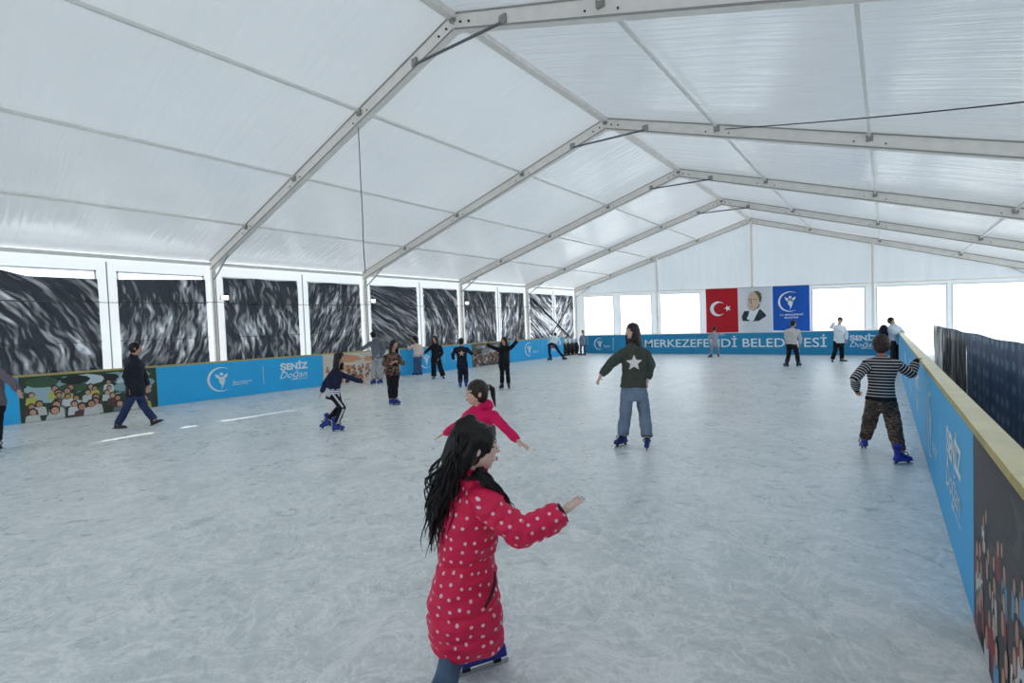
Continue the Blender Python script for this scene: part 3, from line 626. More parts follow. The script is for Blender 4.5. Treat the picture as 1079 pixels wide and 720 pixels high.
POSES = {
 'girl_red': ((3.522, 1.522), {'head': (0.103, 0.13, 1.191), 'neck': (0.073, 0.099, 1.021), 'pel': (0.044, 0.056, 0.526), 'shR': (0.202, 0.047, 0.977), 'shL': (-0.003, 0.2, 0.897), 'elR': (0.359, 0.1, 0.826), 'wrR': (0.477, 0.261, 0.904), 'tipR': (0.514, 0.317, 0.946), 'elL': (-0.022, 0.264, 0.64), 'wrL': (0.054, 0.229, 0.508), 'tipL': (0.081, 0.211, 0.481), 'hiR': (0.044, 0.018, 0.526), 'hiL': (0.012, 0.118, 0.455), 'knR': (0.031, -0.03, 0.22), 'knL': (0.012, 0.147, 0.234), 'anR': (0.162, -0.28, -0.001), 'anL': (-0.025, 0.185, 0.15), 'toR': (0.222, -0.234, -0.05), 'toL': (0.08, 0.37, 0.05)}),
 'pink': ((2.375, 2.91), {'head': (0.023, 0.068, 1.198), 'neck': (0.041, 0.077, 1.084), 'pel': (-0.007, 0.019, 0.616), 'shL': (-0.091, 0.084, 1.014), 'shR': (0.195, 0.082, 1.039), 'elL': (-0.242, 0.1, 0.887), 'wrL': (-0.394, 0.066, 0.8), 'tipL': (-0.485, 0.03, 0.745), 'elR': (0.338, 0.05, 0.932), 'wrR': (0.483, 0.034, 0.844), 'tipR': (0.565, 0.046, 0.799), 'hiL': (-0.039, -0.007, 0.593), 'hiR': (0.004, 0.065, 0.582), 'knL': (-0.027, -0.047, 0.313), 'knR': (0.022, 0.029, 0.299), 'anL': (-0.038, -0.027, 0.067), 'anR': (-0.001, 0.064, 0.042), 'toL': (-0.072, -0.119, 0.043), 'toR': (-0.038, -0.03, 0.002)}),
 'walker': ((-6.735, 2.773), {'head': (-0.016, 0.052, 1.59), 'neck': (-0.048, 0.02, 1.4), 'pel': (-0.024, 0.012, 0.748), 'shR': (0.066, -0.073, 1.294), 'shL': (-0.171, 0.122, 1.293), 'elR': (0.042, -0.141, 1.035), 'wrR': (0.099, -0.106, 0.788), 'tipR': (0.127, -0.089, 0.655), 'elL': (-0.131, 0.193, 1.013), 'wrL': (-0.072, 0.231, 0.795), 'tipL': (-0.042, 0.25, 0.677), 'hiR': (0.046, -0.036, 0.719), 'hiL': (-0.093, 0.057, 0.699), 'knR': (-0.077, -0.147, 0.383), 'knL': (0.011, 0.126, 0.386), 'anR': (-0.213, -0.266, 0.105), 'anL': (0.175, 0.244, 0.088), 'toR': (-0.02, -0.118, 0.001), 'toL': (0.342, 0.376, 0.1)}),
 'edge': ((-6.473, 0.757), {'head': (0.014, 0.075, 1.566), 'neck': (0.012, 0.068, 1.409), 'pel': (0.019, 0.049, 0.814), 'shR': (0.122, 0.151, 1.326), 'shL': (-0.186, -0.028, 1.334), 'elR': (0.341, 0.253, 1.15), 'wrR': (0.509, 0.315, 0.995), 'tipR': (0.544, 0.337, 0.854), 'elL': (-0.199, -0.111, 1.137), 'wrL': (-0.202, -0.123, 0.887), 'tipL': (-0.203, -0.129, 0.761), 'hiL': (-0.042, -0.001, 0.785), 'hiR': (0.081, 0.096, 0.779), 'knL': (-0.046, -0.018, 0.425), 'knR': (0.078, 0.078, 0.419), 'anL': (-0.048, -0.034, 0.096), 'anR': (0.075, 0.063, 0.106), 'toL': (0.284, -0.029, 0.03), 'toR': (0.367, 0.1, 0.042)}),
 'g350': ((-2.623, 4.645), {'head': (0.078, 0.115, 1.305), 'neck': (0.023, 0.064, 1.12), 'pel': (-0.021, 0.012, 0.698), 'shL': (-0.058, -0.004, 1.022), 'shR': (0.03, 0.168, 1.025), 'elL': (-0.093, -0.103, 0.844), 'wrL': (-0.106, -0.157, 0.698), 'tipL': (-0.128, -0.203, 0.618), 'elR': (0.16, 0.291, 0.913), 'wrR': (0.322, 0.416, 0.837), 'tipR': (0.402, 0.478, 0.799), 'hiL': (0.017, -0.048, 0.674), 'hiR': (-0.054, 0.087, 0.669), 'knL': (0.182, 0.059, 0.415), 'knR': (-0.02, 0.128, 0.406), 'anL': (0.105, -0.039, 0.121), 'anR': (-0.184, -0.011, 0.173), 'toL': (0.223, 0.049, -0.002), 'toR': (-0.253, -0.07, 0.056)}),
 'floral': ((-3.977, 6.993), {'head': (0.013, 0.069, 1.429), 'neck': (-0.007, 0.046, 1.251), 'pel': (-0.011, 0.023, 0.76), 'shL': (-0.13, -0.055, 1.168), 'shR': (0.058, 0.157, 1.154), 'elL': (-0.126, -0.123, 0.972), 'wrL': (0.12, -0.12, 0.977), 'tipL': (0.188, -0.09, 1.019), 'elR': (0.207, 0.14, 0.979), 'wrR': (0.224, -0.036, 1.038), 'tipR': (0.171, -0.103, 1.042), 'hiL': (-0.081, -0.034, 0.741), 'hiR': (0.042, 0.063, 0.735), 'knL': (-0.025, -0.065, 0.456), 'knR': (0.063, 0.03, 0.448), 'anL': (-0.051, -0.034, 0.159), 'anR': (0.019, 0.021, 0.155), 'toL': (0.116, -0.036, -0.008), 'toR': (0.163, 0.067, 0.047)}),
 'hood': ((-8.116, 9.509), {'head': (-0.084, 0.001, 1.636), 'neck': (-0.036, 0.032, 1.477), 'pel': (0.033, 0.065, 0.94), 'shL': (-0.16, -0.07, 1.388), 'shR': (0.135, 0.163, 1.375), 'elL': (-0.26, -0.153, 1.268), 'wrL': (-0.409, -0.276, 1.149), 'tipL': (-0.484, -0.336, 1.121), 'elR': (0.208, 0.213, 1.183), 'wrR': (0.157, 0.163, 0.966), 'tipR': (0.156, 0.159, 0.872), 'hiL': (-0.017, 0.024, 0.911), 'hiR': (0.107, 0.121, 0.905), 'knL': (-0.069, -0.033, 0.537), 'knR': (0.103, 0.103, 0.529), 'anL': (-0.073, -0.051, 0.16), 'anR': (0.1, 0.085, 0.152), 'toL': (-0.044, -0.225, 0.025), 'toR': (0.127, -0.091, 0.017)}),
 'beige': ((-8.922, 11.944), {'head': (-0.073, 0.0, 1.415), 'neck': (-0.018, 0.037, 1.231), 'pel': (0.006, 0.035, 0.724), 'shL': (-0.16, -0.079, 1.166), 'shR': (0.018, 0.189, 1.15), 'elL': (-0.287, -0.12, 1.023), 'wrL': (-0.275, -0.17, 1.135), 'tipL': (-0.291, -0.244, 1.211), 'elR': (0.112, 0.19, 0.932), 'wrR': (0.12, 0.126, 0.754), 'tipR': (0.119, 0.121, 0.646), 'hiL': (-0.051, -0.012, 0.69), 'hiR': (0.063, 0.078, 0.685), 'knL': (-0.054, -0.027, 0.364), 'knR': (0.06, 0.062, 0.359), 'anL': (-0.056, -0.04, 0.111), 'anR': (0.086, 0.072, 0.105), 'toL': (-0.142, -0.112, 0.007), 'toR': (-0.0, 0.0, -0.0)}),
 'black': ((-7.354, 11.514), {'head': (-0.067, 0.005, 1.414), 'neck': (-0.042, 0.018, 1.245), 'pel': (-0.047, -0.008, 0.707), 'shL': (-0.175, -0.091, 1.15), 'shR': (0.089, 0.117, 1.138), 'elL': (-0.282, -0.182, 0.987), 'wrL': (-0.361, -0.247, 0.924), 'tipL': (-0.441, -0.311, 0.894), 'elR': (0.14, 0.147, 0.9), 'wrR': (0.107, -0.014, 0.71), 'tipR': (0.08, -0.04, 0.611), 'hiL': (-0.1, -0.051, 0.676), 'hiR': (0.032, 0.053, 0.67), 'knL': (-0.102, -0.065, 0.374), 'knR': (0.082, 0.08, 0.366), 'anL': (-0.105, -0.078, 0.106), 'anR': (0.159, 0.13, 0.093), 'toL': (-0.008, -0.26, 0.028), 'toR': (0.331, 0.007, 0.012)}),
 'vest': ((-4.595, 9.965), {'head': (-0.032, 0.031, 1.361), 'neck': (-0.033, 0.024, 1.223), 'pel': (-0.016, 0.016, 0.694), 'shL': (-0.164, -0.081, 1.173), 'shR': (0.097, 0.125, 1.161), 'elL': (-0.231, -0.142, 0.982), 'wrL': (-0.211, -0.132, 0.842), 'tipL': (-0.211, -0.136, 0.759), 'elR': (0.162, 0.171, 1.047), 'wrR': (0.227, 0.218, 0.961), 'tipR': (0.248, 0.233, 0.904), 'hiL': (-0.06, -0.02, 0.669), 'hiR': (0.049, 0.066, 0.664), 'knL': (-0.062, -0.033, 0.391), 'knR': (0.069, 0.07, 0.385), 'anL': (-0.064, -0.046, 0.114), 'anR': (0.067, 0.058, 0.136), 'toL': (-0.193, 0.039, 0.013), 'toR': (-0.017, 0.178, 0.005)}),
 'arms': ((-3.287, 10.294), {'head': (-0.009, 0.049, 1.36), 'neck': (-0.01, 0.042, 1.226), 'pel': (-0.015, 0.018, 0.72), 'shL': (-0.137, -0.06, 1.152), 'shR': (0.115, 0.139, 1.167), 'elL': (-0.204, -0.266, 1.191), 'wrL': (-0.222, -0.48, 1.282), 'tipL': (-0.25, -0.563, 1.338), 'elR': (0.273, 0.113, 1.221), 'wrR': (0.437, 0.082, 1.354), 'tipR': (0.497, 0.094, 1.431), 'hiL': (-0.057, -0.016, 0.696), 'hiR': (0.048, 0.066, 0.691), 'knL': (-0.059, -0.03, 0.403), 'knR': (0.066, 0.069, 0.397), 'anL': (-0.062, -0.044, 0.109), 'anR': (0.084, 0.07, 0.076), 'toL': (-0.029, -0.212, 0.052), 'toR': (0.229, -0.074, -0.005)}),
 'bend': ((-7.608, 19.523), {'head': (-0.263, 0.481, 1.242), 'neck': (-0.202, 0.296, 1.154), 'pel': (-0.103, -0.048, 0.794), 'shL': (-0.376, 0.131, 1.116), 'shR': (-0.044, 0.393, 1.1), 'elL': (-0.471, 0.176, 0.926), 'wrL': (-0.472, 0.167, 0.737), 'tipL': (-0.473, 0.163, 0.643), 'elR': (-0.026, 0.527, 0.905), 'wrR': (-0.027, 0.518, 0.717), 'tipR': (-0.028, 0.513, 0.622), 'hiL': (-0.212, -0.137, 0.753), 'hiR': (0.007, 0.036, 0.743), 'knL': (-0.243, -0.113, 0.379), 'knR': (0.15, 0.135, 0.411), 'anL': (-0.182, -0.139, 0.101), 'anR': (0.33, 0.265, 0.124), 'toL': (-0.292, -0.23, 0.014), 'toR': (0.438, 0.345, -0.02)}),
 'm612': ((-7.909, 22.736), {'head': (0.011, 0.062, 1.295), 'neck': (0.051, 0.087, 1.138), 'pel': (0.006, 0.032, 0.673), 'shL': (-0.072, -0.012, 1.092), 'shR': (0.172, 0.18, 1.08), 'elL': (-0.114, -0.054, 0.886), 'wrL': (-0.116, -0.064, 0.679), 'tipL': (-0.117, -0.066, 0.627), 'elR': (0.211, 0.203, 0.871), 'wrR': (0.21, 0.193, 0.664), 'tipR': (0.209, 0.188, 0.56), 'hiL': (-0.076, -0.034, 0.625), 'hiR': (0.087, 0.094, 0.618), 'knL': (-0.078, -0.047, 0.366), 'knR': (0.085, 0.082, 0.359), 'anL': (-0.081, -0.059, 0.107), 'anR': (0.082, 0.069, 0.1), 'toL': (-0.163, -0.128, 0.008), 'toR': (0.0, -0.0, 0.0)}),
 'star': ((2.321, 6.266), {'head': (0.004, 0.07, 1.624), 'neck': (0.023, 0.078, 1.462), 'pel': (0.018, 0.048, 0.831), 'shL': (-0.094, -0.019, 1.346), 'shR': (0.137, 0.2, 1.32), 'elL': (-0.232, -0.135, 1.178), 'wrL': (-0.336, -0.262, 1.013), 'tipL': (-0.369, -0.318, 0.91), 'elR': (0.188, 0.232, 1.115), 'wrR': (0.186, 0.122, 0.938), 'tipR': (0.176, 0.072, 0.85), 'hiL': (-0.056, -0.012, 0.794), 'hiR': (0.091, 0.104, 0.788), 'knL': (-0.067, -0.072, 0.466), 'knR': (0.143, 0.093, 0.456), 'anL': (-0.115, -0.085, 0.14), 'anR': (0.23, -0.043, 0.118), 'toL': (-0.154, -0.222, 0.043), 'toR': (0.291, -0.228, 0.037)}),
 'f753': ((-0.968, 22.484), {'head': (0.011, 0.063, 1.307), 'neck': (0.01, 0.055, 1.157), 'pel': (0.006, 0.031, 0.643), 'shL': (-0.125, -0.053, 1.12), 'shR': (0.144, 0.16, 1.108), 'elL': (-0.194, -0.116, 0.909), 'wrL': (-0.196, -0.124, 0.738), 'tipL': (-0.196, -0.128, 0.652), 'elR': (0.245, 0.235, 1.017), 'wrR': (0.346, 0.315, 1.013), 'tipR': (0.413, 0.368, 1.009), 'hiL': (-0.062, -0.024, 0.603), 'hiR': (0.073, 0.082, 0.597), 'knL': (-0.098, -0.063, 0.347), 'knR': (0.104, 0.096, 0.338), 'anL': (-0.134, -0.102, 0.092), 'anR': (0.135, 0.11, 0.079), 'toL': (-0.168, -0.133, 0.008), 'toR': (0.163, 0.001, 0.002)}),
 'w835': ((2.6, 18.702), {'head': (0.039, 0.092, 1.495), 'neck': (0.012, 0.064, 1.333), 'pel': (-0.019, 0.017, 0.782), 'shL': (-0.142, -0.06, 1.275), 'shR': (0.165, 0.182, 1.261), 'elL': (-0.17, -0.091, 1.049), 'wrL': (-0.12, -0.059, 0.884), 'tipL': (-0.095, -0.043, 0.785), 'elR': (0.213, 0.209, 0.999), 'wrR': (0.211, 0.198, 0.771), 'tipR': (0.21, 0.194, 0.673), 'hiL': (-0.07, -0.025, 0.752), 'hiR': (0.058, 0.076, 0.746), 'knL': (-0.099, -0.06, 0.428), 'knR': (0.132, 0.121, 0.417), 'anL': (-0.152, -0.115, 0.137), 'anR': (0.154, 0.125, 0.09), 'toL': (-0.221, -0.046, 0.032), 'toR': (0.242, 0.319, 0.01)}),
 'w882': ((3.687, 21.351), {'head': (0.097, 0.139, 1.533), 'neck': (0.068, 0.11, 1.375), 'pel': (0.062, 0.079, 0.739), 'shL': (-0.072, -0.003, 1.311), 'shR': (0.206, 0.216, 1.298), 'elL': (-0.142, -0.25, 1.283), 'wrL': (-0.058, -0.177, 1.455), 'tipL': (0.051, -0.051, 1.519), 'elR': (0.287, 0.268, 1.011), 'wrR': (0.285, 0.258, 0.799), 'tipR': (0.284, 0.253, 0.694), 'hiL': (-0.022, 0.012, 0.708), 'hiR': (0.117, 0.121, 0.701), 'knL': (-0.052, -0.025, 0.391), 'knR': (0.142, 0.128, 0.382), 'anL': (-0.138, -0.106, 0.077), 'anR': (0.139, 0.113, 0.064), 'toL': (-0.121, -0.351, -0.009), 'toR': (0.257, 0.075, -0.002)}),
 'w945': ((5.297, 19.107), {'head': (-0.034, 0.035, 1.493), 'neck': (0.012, 0.066, 1.372), 'pel': (0.054, 0.076, 0.803), 'shL': (-0.059, -0.12, 1.318), 'shR': (0.131, 0.31, 1.303), 'elL': (0.054, -0.168, 1.081), 'wrL': (0.193, -0.058, 1.104), 'tipL': (0.239, -0.021, 1.101), 'elR': (0.248, 0.433, 1.116), 'wrR': (0.245, 0.357, 0.878), 'tipR': (0.244, 0.352, 0.788), 'hiL': (0.006, -0.065, 0.781), 'hiR': (0.102, 0.214, 0.766), 'knL': (0.003, -0.079, 0.484), 'knR': (0.099, 0.199, 0.466), 'anL': (-0.022, -0.111, 0.218), 'anR': (0.097, 0.186, 0.196), 'toL': (0.071, -0.04, 0.154), 'toR': (0.191, 0.258, 0.132)}),
 'boy': ((5.093, 7.239), {'head': (0.008, 0.062, 1.37), 'neck': (0.011, 0.059, 1.232), 'pel': (-0.003, 0.027, 0.703), 'shL': (-0.126, -0.051, 1.169), 'shR': (0.146, 0.163, 1.157), 'elL': (-0.243, -0.203, 0.973), 'wrL': (-0.24, -0.092, 0.821), 'tipL': (-0.215, -0.012, 0.753), 'elR': (0.288, 0.231, 1.004), 'wrR': (0.336, 0.312, 1.148), 'tipR': (0.385, 0.43, 1.209), 'hiL': (-0.076, -0.033, 0.649), 'hiR': (0.078, 0.088, 0.641), 'knL': (-0.119, 0.113, 0.385), 'knR': (0.12, -0.042, 0.403), 'anL': (-0.172, 0.226, 0.116), 'anR': (0.167, -0.245, 0.138), 'toL': (-0.196, 0.302, -0.052), 'toR': (0.286, -0.154, 0.056)}),
}
# ------------------------------------------------------------------ people
def remesh(mb, vox, smooth=2, mats=None, name='m'):
    me = mb.mesh(name); ob = bpy.data.objects.new('tmp', me); COL.objects.link(ob)
    md = ob.modifiers.new('r', 'REMESH'); md.mode = 'VOXEL'; md.voxel_size = vox; md.adaptivity = 0
    if smooth:
        sm = ob.modifiers.new('s', 'SMOOTH'); sm.iterations = smooth; sm.factor = .5
    dg = bpy.context.evaluated_depsgraph_get(); out = bpy.data.meshes.new_from_object(ob.evaluated_get(dg))
    bpy.data.objects.remove(ob); bpy.data.meshes.remove(me); return out
def displace(me, fn):
    n = len(me.vertices); co = np.zeros(n*3); no = np.zeros(n*3); me.vertices.foreach_get('co', co); me.vertices.foreach_get('normal', no)
    co = co.reshape(-1, 3); no = no.reshape(-1, 3)
    d = np.array([fn(V(co[i]), V(no[i])) for i in range(n)]); me.vertices.foreach_set('co', (co+no*d[:, None]).ravel()); me.update()
def orth(d, ref):
    d = d.normalized(); a = (ref-d*ref.dot(d))
    if a.length < 1e-4: a = d.orthogonal()
    a.normalize(); return a, d.cross(a)

class Person:
    pass
def hand(mb, wr, tip, k, side, palmn=None, curl=.5, spread=.12):
    d = (tip-wr).normalized(); n_ = palmn or V((0,0,-1)); n_ = (n_-d*n_.dot(d)); n_ = n_.normalized() if n_.length > .05 else d.orthogonal().normalized()
    s_ = d.cross(n_)*side
    pc = wr+d*.045*k
    mb.ell(wr+d*.042*k, s_*.037*k, n_*.015*k, d*.05*k, 12, 7)
    L = (.066, .074, .070, .054)
    for i in range(4):
        off = (i-1.5)*.0185*k; b0 = wr+d*.078*k+s_*off; dd = (d+s_*(i-1.5)*spread+n_*.15*curl).normalized()
        b1 = b0+dd*L[i]*.45*k; d2 = (dd+n_*.6*curl).normalized(); b2 = b1+d2*L[i]*.32*k; d3 = (d2+n_*.6*curl).normalized(); b3 = b2+d3*L[i]*.25*k
        mb.cap(b0, b1, .0088*k, .0080*k, 8); mb.cap(b1, b2, .0080*k, .0072*k, 8); mb.cap(b2, b3, .0072*k, .0062*k, 8)
    t0 = wr+d*.025*k-s_*.026*k; td = (d*.65-s_*.75+n_*.25).normalized(); t1 = t0+td*.035*k; t2 = t1+(td+d*.6).normalized()*.028*k
    mb.cap(t0, t1, .0115*k, .0095*k, 8); mb.cap(t1, t2, .0095*k, .0075*k, 8)

def torso_rings(P, H, infl, t0, seg=24, hemw=0, fb=0, shw=1.0, flat=None):
    up_ = (P['neck']-P['pel']); L = up_.length; ud = up_/L
    sd = (P['shR']-P['shL']); swid = sd.length/2; sd = orth(ud, sd)[0]
    hd = (P['hiR']-P['hiL']); hd = orth(ud, hd)[0] if hd.length > .02 else sd
    if hd.dot(sd) < 0: hd = -hd
    tab = [(-.30, .088, .062), (-.2, .094, .070), (-.1, .096, .072), (0, .094, .07), (.15, .086, .064), (.32, .077, .058), (.5, .082, .063), (.68, .09, .066), (.8, None, .058), (.9, None, .046), (1.0, .034, .034)]
    R = []
    for t, w, d in tab:
        if t < t0-.001: continue
        q = min(1, max(0, t)); s_ = (hd*(1-q)+sd*q).normalized(); f_ = ud.cross(s_)
        if w is None: ww = (swid*.90 if t < .85 else swid*.56)*shw
        else: ww = w*H
        if .6 < t < .75: ww = max(ww*.9, swid*.86)
        ww += infl; dd = d*H+infl
        if t < .2: ww += hemw*(.2-t)/.5; dd += (hemw+fb)*(.2-t)/.5
        if t >= .99: ww = .034*H+infl*.5; dd = ww
        c = P['pel']+ud*(L*t)
        R.append([c+s_*ww*math.cos(a)+f_*dd*math.sin(a) for a in [2*math.pi*j/seg for j in range(seg)]])
    return R, ud, sd, L

def cloth_attr(me, P, H, mats=None):
    """garment coordinates: metres around / along the body or the sleeve"""
    n = len(me.vertices); out = np.zeros((n, 3)); ax = []
    ud = (P['neck']-P['pel']).normalized(); sd = orth(ud, P['shR']-P['shL'])[0]; fd = ud.cross(sd)
    segs = [(P['sh'+s], P['el'+s], P['wr'+s]) for s in 'LR']
    for i, v in enumerate(me.vertices):
        p = v.co; rel = p-P['pel']; z = rel.dot(ud); ax_ = P['pel']+ud*z; q = p-ax_; dt = q.length/(.11*H)
        best = (dt, math.atan2(q.dot(sd), q.dot(fd))*.15, z, 0)
        for k, (a, b, c) in enumerate(segs):
            off = 0
            for (u0, u1) in ((a, b), (b, c)):
                d = u1-u0; L = d.length; d = d/L; t = (p-u0).dot(d); lo = .03 if off == 0 else 0
                w = p-(u0+d*max(0, min(L, t))); m_ = w.length/(.045*H)+(.0 if t > lo else .8)
                if m_ < best[0]:
                    e1, e2 = orth(d, V((.1,.2,1))); best = (m_, math.atan2(w.dot(e1), w.dot(e2))*.065+3*(k+1), off+t, k+1)
                off += L
        out[i] = (best[1], best[2], best[3])
    at = me.attributes.new('gc', 'FLOAT_VECTOR', 'POINT'); at.data.foreach_set('vector', out.ravel()); return out

SKATE = {}
def skate_meshes(kind):
    if kind in SKATE: return SKATE[kind]
    m = MB()                                           # boot: x forward, ankle above origin, ground at z=0
    g = .055 if kind == 'skate' else 0
    if kind == 'skate':
        m.cap((-.035,0,g+.20), (-.03,0,g+.07), .052, .045); m.cap((-.045,0,g+.045), (.06,0,g+.045), .045, .042); m.cap((.06,0,g+.042), (.145,0,g+.036), .044, .036)
        m.cap((.0,0,g+.1), (.08,0,g+.06), .042, .034); m.box((.045,0,g+.012), (.13,.036,.012)); m.ell((-.035,0,g+.235),(.058,0,0),(0,.055,0),(0,0,.03))
    else:
        m.cap((-.03,0,.09), (-.03,0,.05), .042, .04); m.cap((-.04,0,.04), (.06,0,.04), .038, .038); m.cap((.06,0,.038), (.16,0,.03), .038, .028); m.box((.05,0,.008), (.14,.034,.008))
    boot = remesh(m, .009, 3)
    m = MB(); parts = []
    if kind == 'skate':
        m.box((.045,0,.014), (.145,.0025,.014)); bl = m; m = MB()
        for x in (-.05, .13): m.box((x-.005,0,g*.5+.012), (.022,.007,.02))
        m.box((.04,0,.048), (.11,.006,.007)); hd_ = m; m = MB()
        for (x, z, a) in ((-.035, .2, 0), (.0, .125, .5), (.07, .085, .9)):
            pts = [(x+ (.056*math.cos(t))*math.cos(a), .053*math.sin(t), g+z+.056*math.cos(t)*math.sin(a)*1) for t in [2*math.pi*k/16 for k in range(17)]]
            m.tube(pts, .007, 6)
        st = m; parts = [('blade', bl.mesh('blade'), 'st'), ('blade_holder', hd_.mesh('holder'), 'bk'), ('strap', st.mesh('strap'), 'bk')]
    else:
        m.box((.05,0,.007), (.145,.037,.007)); parts = [('sole', m.mesh('sole'), 'bk')]
    SKATE[kind] = (boot, parts); return SKATE[kind]
BOOTM = {}
def foot(root, an, toe, kind, col, k, pitch=0, lift=0):
    boot, parts = skate_meshes(kind); key = (kind, col)
    if key not in BOOTM:
        b = boot.copy(); b.materials.append(mat('boot_%d_%d_%d' % col, srgb(*col), .35)); b.polygons.foreach_set('use_smooth', [True]*len(b.polygons)); BOOTM[key] = b
        for nm, me, c in parts:
            if not me.materials: me.materials.append(M_black if c == 'bk' else mat('blade_steel', srgb(190,195,200), .25, .9))
    o = bpy.data.objects.new('skate' if kind == 'skate' else 'shoe', BOOTM[key]); COL.objects.link(o); o.parent = root
    d = V((toe.x-an.x, toe.y-an.y, 0)); rzz = math.atan2(d.y, d.x)
    o.location = (an.x, an.y, lift); o.rotation_euler = (0, -pitch, rzz); o.scale = (k, k, k)
    for nm, me, c in parts:
        q = bpy.data.objects.new(nm, me); COL.objects.link(q); q.parent = o
    return o

def make_person(key, H, hh, face, label, group, top, bottom, hair, feet=('skate', (24,62,150)), skin=(205,160,136), nod=0, vox=.009,
                curl=.5, palms=None, liftfeet={}, footk=None, handk=1, extras=None, hood=False, tilt=0):
    (bx, by), J = POSES[key]; P = {k: V(v) for k, v in J.items()}
    root = thing('person', label, 'person', (bx, by, 0), group)
    cdir = V((CAM.x-bx, CAM.y-by, 0)).normalized(); rdir = V((-cdir.y, cdir.x, 0))     # image right
    rdir = rdir if rdir.dot(rt0) > 0 else -rdir
    sk = mat('skin_%d_%d_%d' % skin, srgb(*skin), .5, 0, .04, 20, spec=.35)
    kf = H/1.7
    # feet: put the ankles at the height the skates give them
    ah = (.15 if feet[0] == 'skate' else .085)*kf**.5
    for s in 'LR':
        if key != 'girl_red': P['sh'+s].z -= .024*H
        if s in liftfeet: P['an'+s].z = ah+liftfeet[s][0]
        else: P['an'+s].z = ah
        foot(root, P['an'+s], P['to'+s], feet[0], feet[1], footk or (.92 if H > 1.55 else .84 if H > 1.4 else .76), liftfeet.get(s, (0,0))[1], liftfeet.get(s, (0,0))[0])
    a = math.radians(face); f = (cdir*math.cos(a)+rdir*math.sin(a)); f = (f+V((0,0,nod))).normalized(); sdv = V((0,0,1)).cross(f).normalized(); u = f.cross(sdv).normalized()*1
    if u.z < 0: u = -u
    u = (u+rdir*tilt).normalized(); sdv = u.cross(f).normalized()
    c = P['head']; k = hh/.235
    # ---- body: one continuous skin
    m = MB()
    R, ud, sd, L = torso_rings(P, H, 0, -.3); m.rings(R)
    m.cap(P['neck']-ud*.03, c-u*.05*k-f*.015*k, .034*H*.9, .031*H*.9+.004)
    for s in 'LR':
        m.cap(P['sh'+s], P['el'+s], .028*H, .0215*H); m.cap(P['el'+s], P['wr'+s], .0215*H, .015*H)
        m.cap(P['neck']-ud*.04*H, P['sh'+s], .03*H, .028*H)
        pn = palms[s] if palms and s in palms else None
        hand(m, P['wr'+s], P['tip'+s], kf**.9*.95*handk, 1 if (P['sh'+s]-P['neck']).dot(ud.cross(f)) > 0 else -1, pn, curl)
        m.cap(P['hi'+s], P['kn'+s], .047*H, .034*H); m.cap(P['kn'+s], P['an'+s], .034*H, .022*H)
    m.ell(c+u*.018*k-f*.006*k, sdv*.077*k, f*.094*k, u*.096*k, 20, 14)
    m.ell(c-u*.045*k+f*.026*k, sdv*.056*k, f*.060*k, u*.064*k, 16, 10)
    m.ell(c-u*.015*k+f*.045*k, sdv*.06*k, f*.045*k, u*.05*k, 16, 10)
    m.cap(c-u*.088*k+f*.058*k-sdv*.012*k, c-u*.088*k+f*.058*k+sdv*.012*k, .019*k, .019*k)
    m.cap(c+u*.014*k+f*.088*k, c-u*.020*k+f*.102*k, .0065*k, .0095*k, 8)
    for q in (-1, 1):
        m.cap(c-u*.023*k+f*.093*k, c-u*.023*k+f*.091*k+sdv*q*.010*k, .007*k, .0065*k, 8)
        m.ell(c-u*.006*k-f*.004*k+sdv*q*.079*k, sdv*.010*k, f*.019*k, u*.031*k, 10, 7)
        m.cap(c+u*.027*k+f*.080*k+sdv*q*.012*k, c+u*.027*k+f*.070*k+sdv*q*.045*k, .010*k, .008*k, 8)
    m.cap(c-u*.056*k+f*.084*k-sdv*.014*k, c-u*.056*k+f*.084*k+sdv*.014*k, .0125*k, .0125*k, 8)
    body = link('body', remesh(m, vox if vox < .008 else min(vox, .011), 2), sk, root, True)
    # face details
    for q in (-1, 1):
        e = c+f*.083*k+sdv*q*.031*k+u*.002*k; m = MB(); m.ell(e-f*.002*k, sdv*.0125*k, f*.008*k, u*.0058*k, 12, 7); m.cur = 1; m.ell(e+f*.0035*k, sdv*.0065*k, f*.005*k, u*.0058*k, 10, 6)
        m.build('eye', [mat('eye_white', srgb(225,222,220), .3), mat('iris', srgb(40,26,20), .2)], body, True)
        m = MB(); b0 = c+u*.030*k; m.tube([b0+f*.0885*k+sdv*q*.013*k, b0+f*.0855*k+u*.004*k+sdv*q*.03*k, b0+f*.072*k+sdv*q*.047*k], [.0020*k, .0028*k, .0014*k], 6)
        m.build('eyebrow', mat('brow', srgb(38,28,24), .8), body, True)
    m = MB(); m.ell(c-u*.052*k+f*.097*k, sdv*.020*k, f*.005*k, u*.004*k, 12, 6); m.ell(c-u*.060*k+f*.096*k, sdv*.017*k, f*.005*k, u*.005*k, 12, 6)
    m.build('lips', mat('lips', srgb(172,98,92), .5), body, True)
    # ---- clothing
    def folds(amp, sc, sd_=0):
        return lambda p, n_: amp*(noise.noise((p.x*sc, p.y*sc, p.z*sc*1.6+sd_))+.5*noise.noise((p.x*sc*2.3, p.y*sc*2.3, p.z*sc*3+sd_+7)))
    hm = hash(key) % 97 if False else sum(map(ord, key)) % 97
    bt = bottom; m = MB()
    R, *_ = torso_rings(P, H, bt.get('ease', .012), -.3); R = R[:5]; m.rings(R)
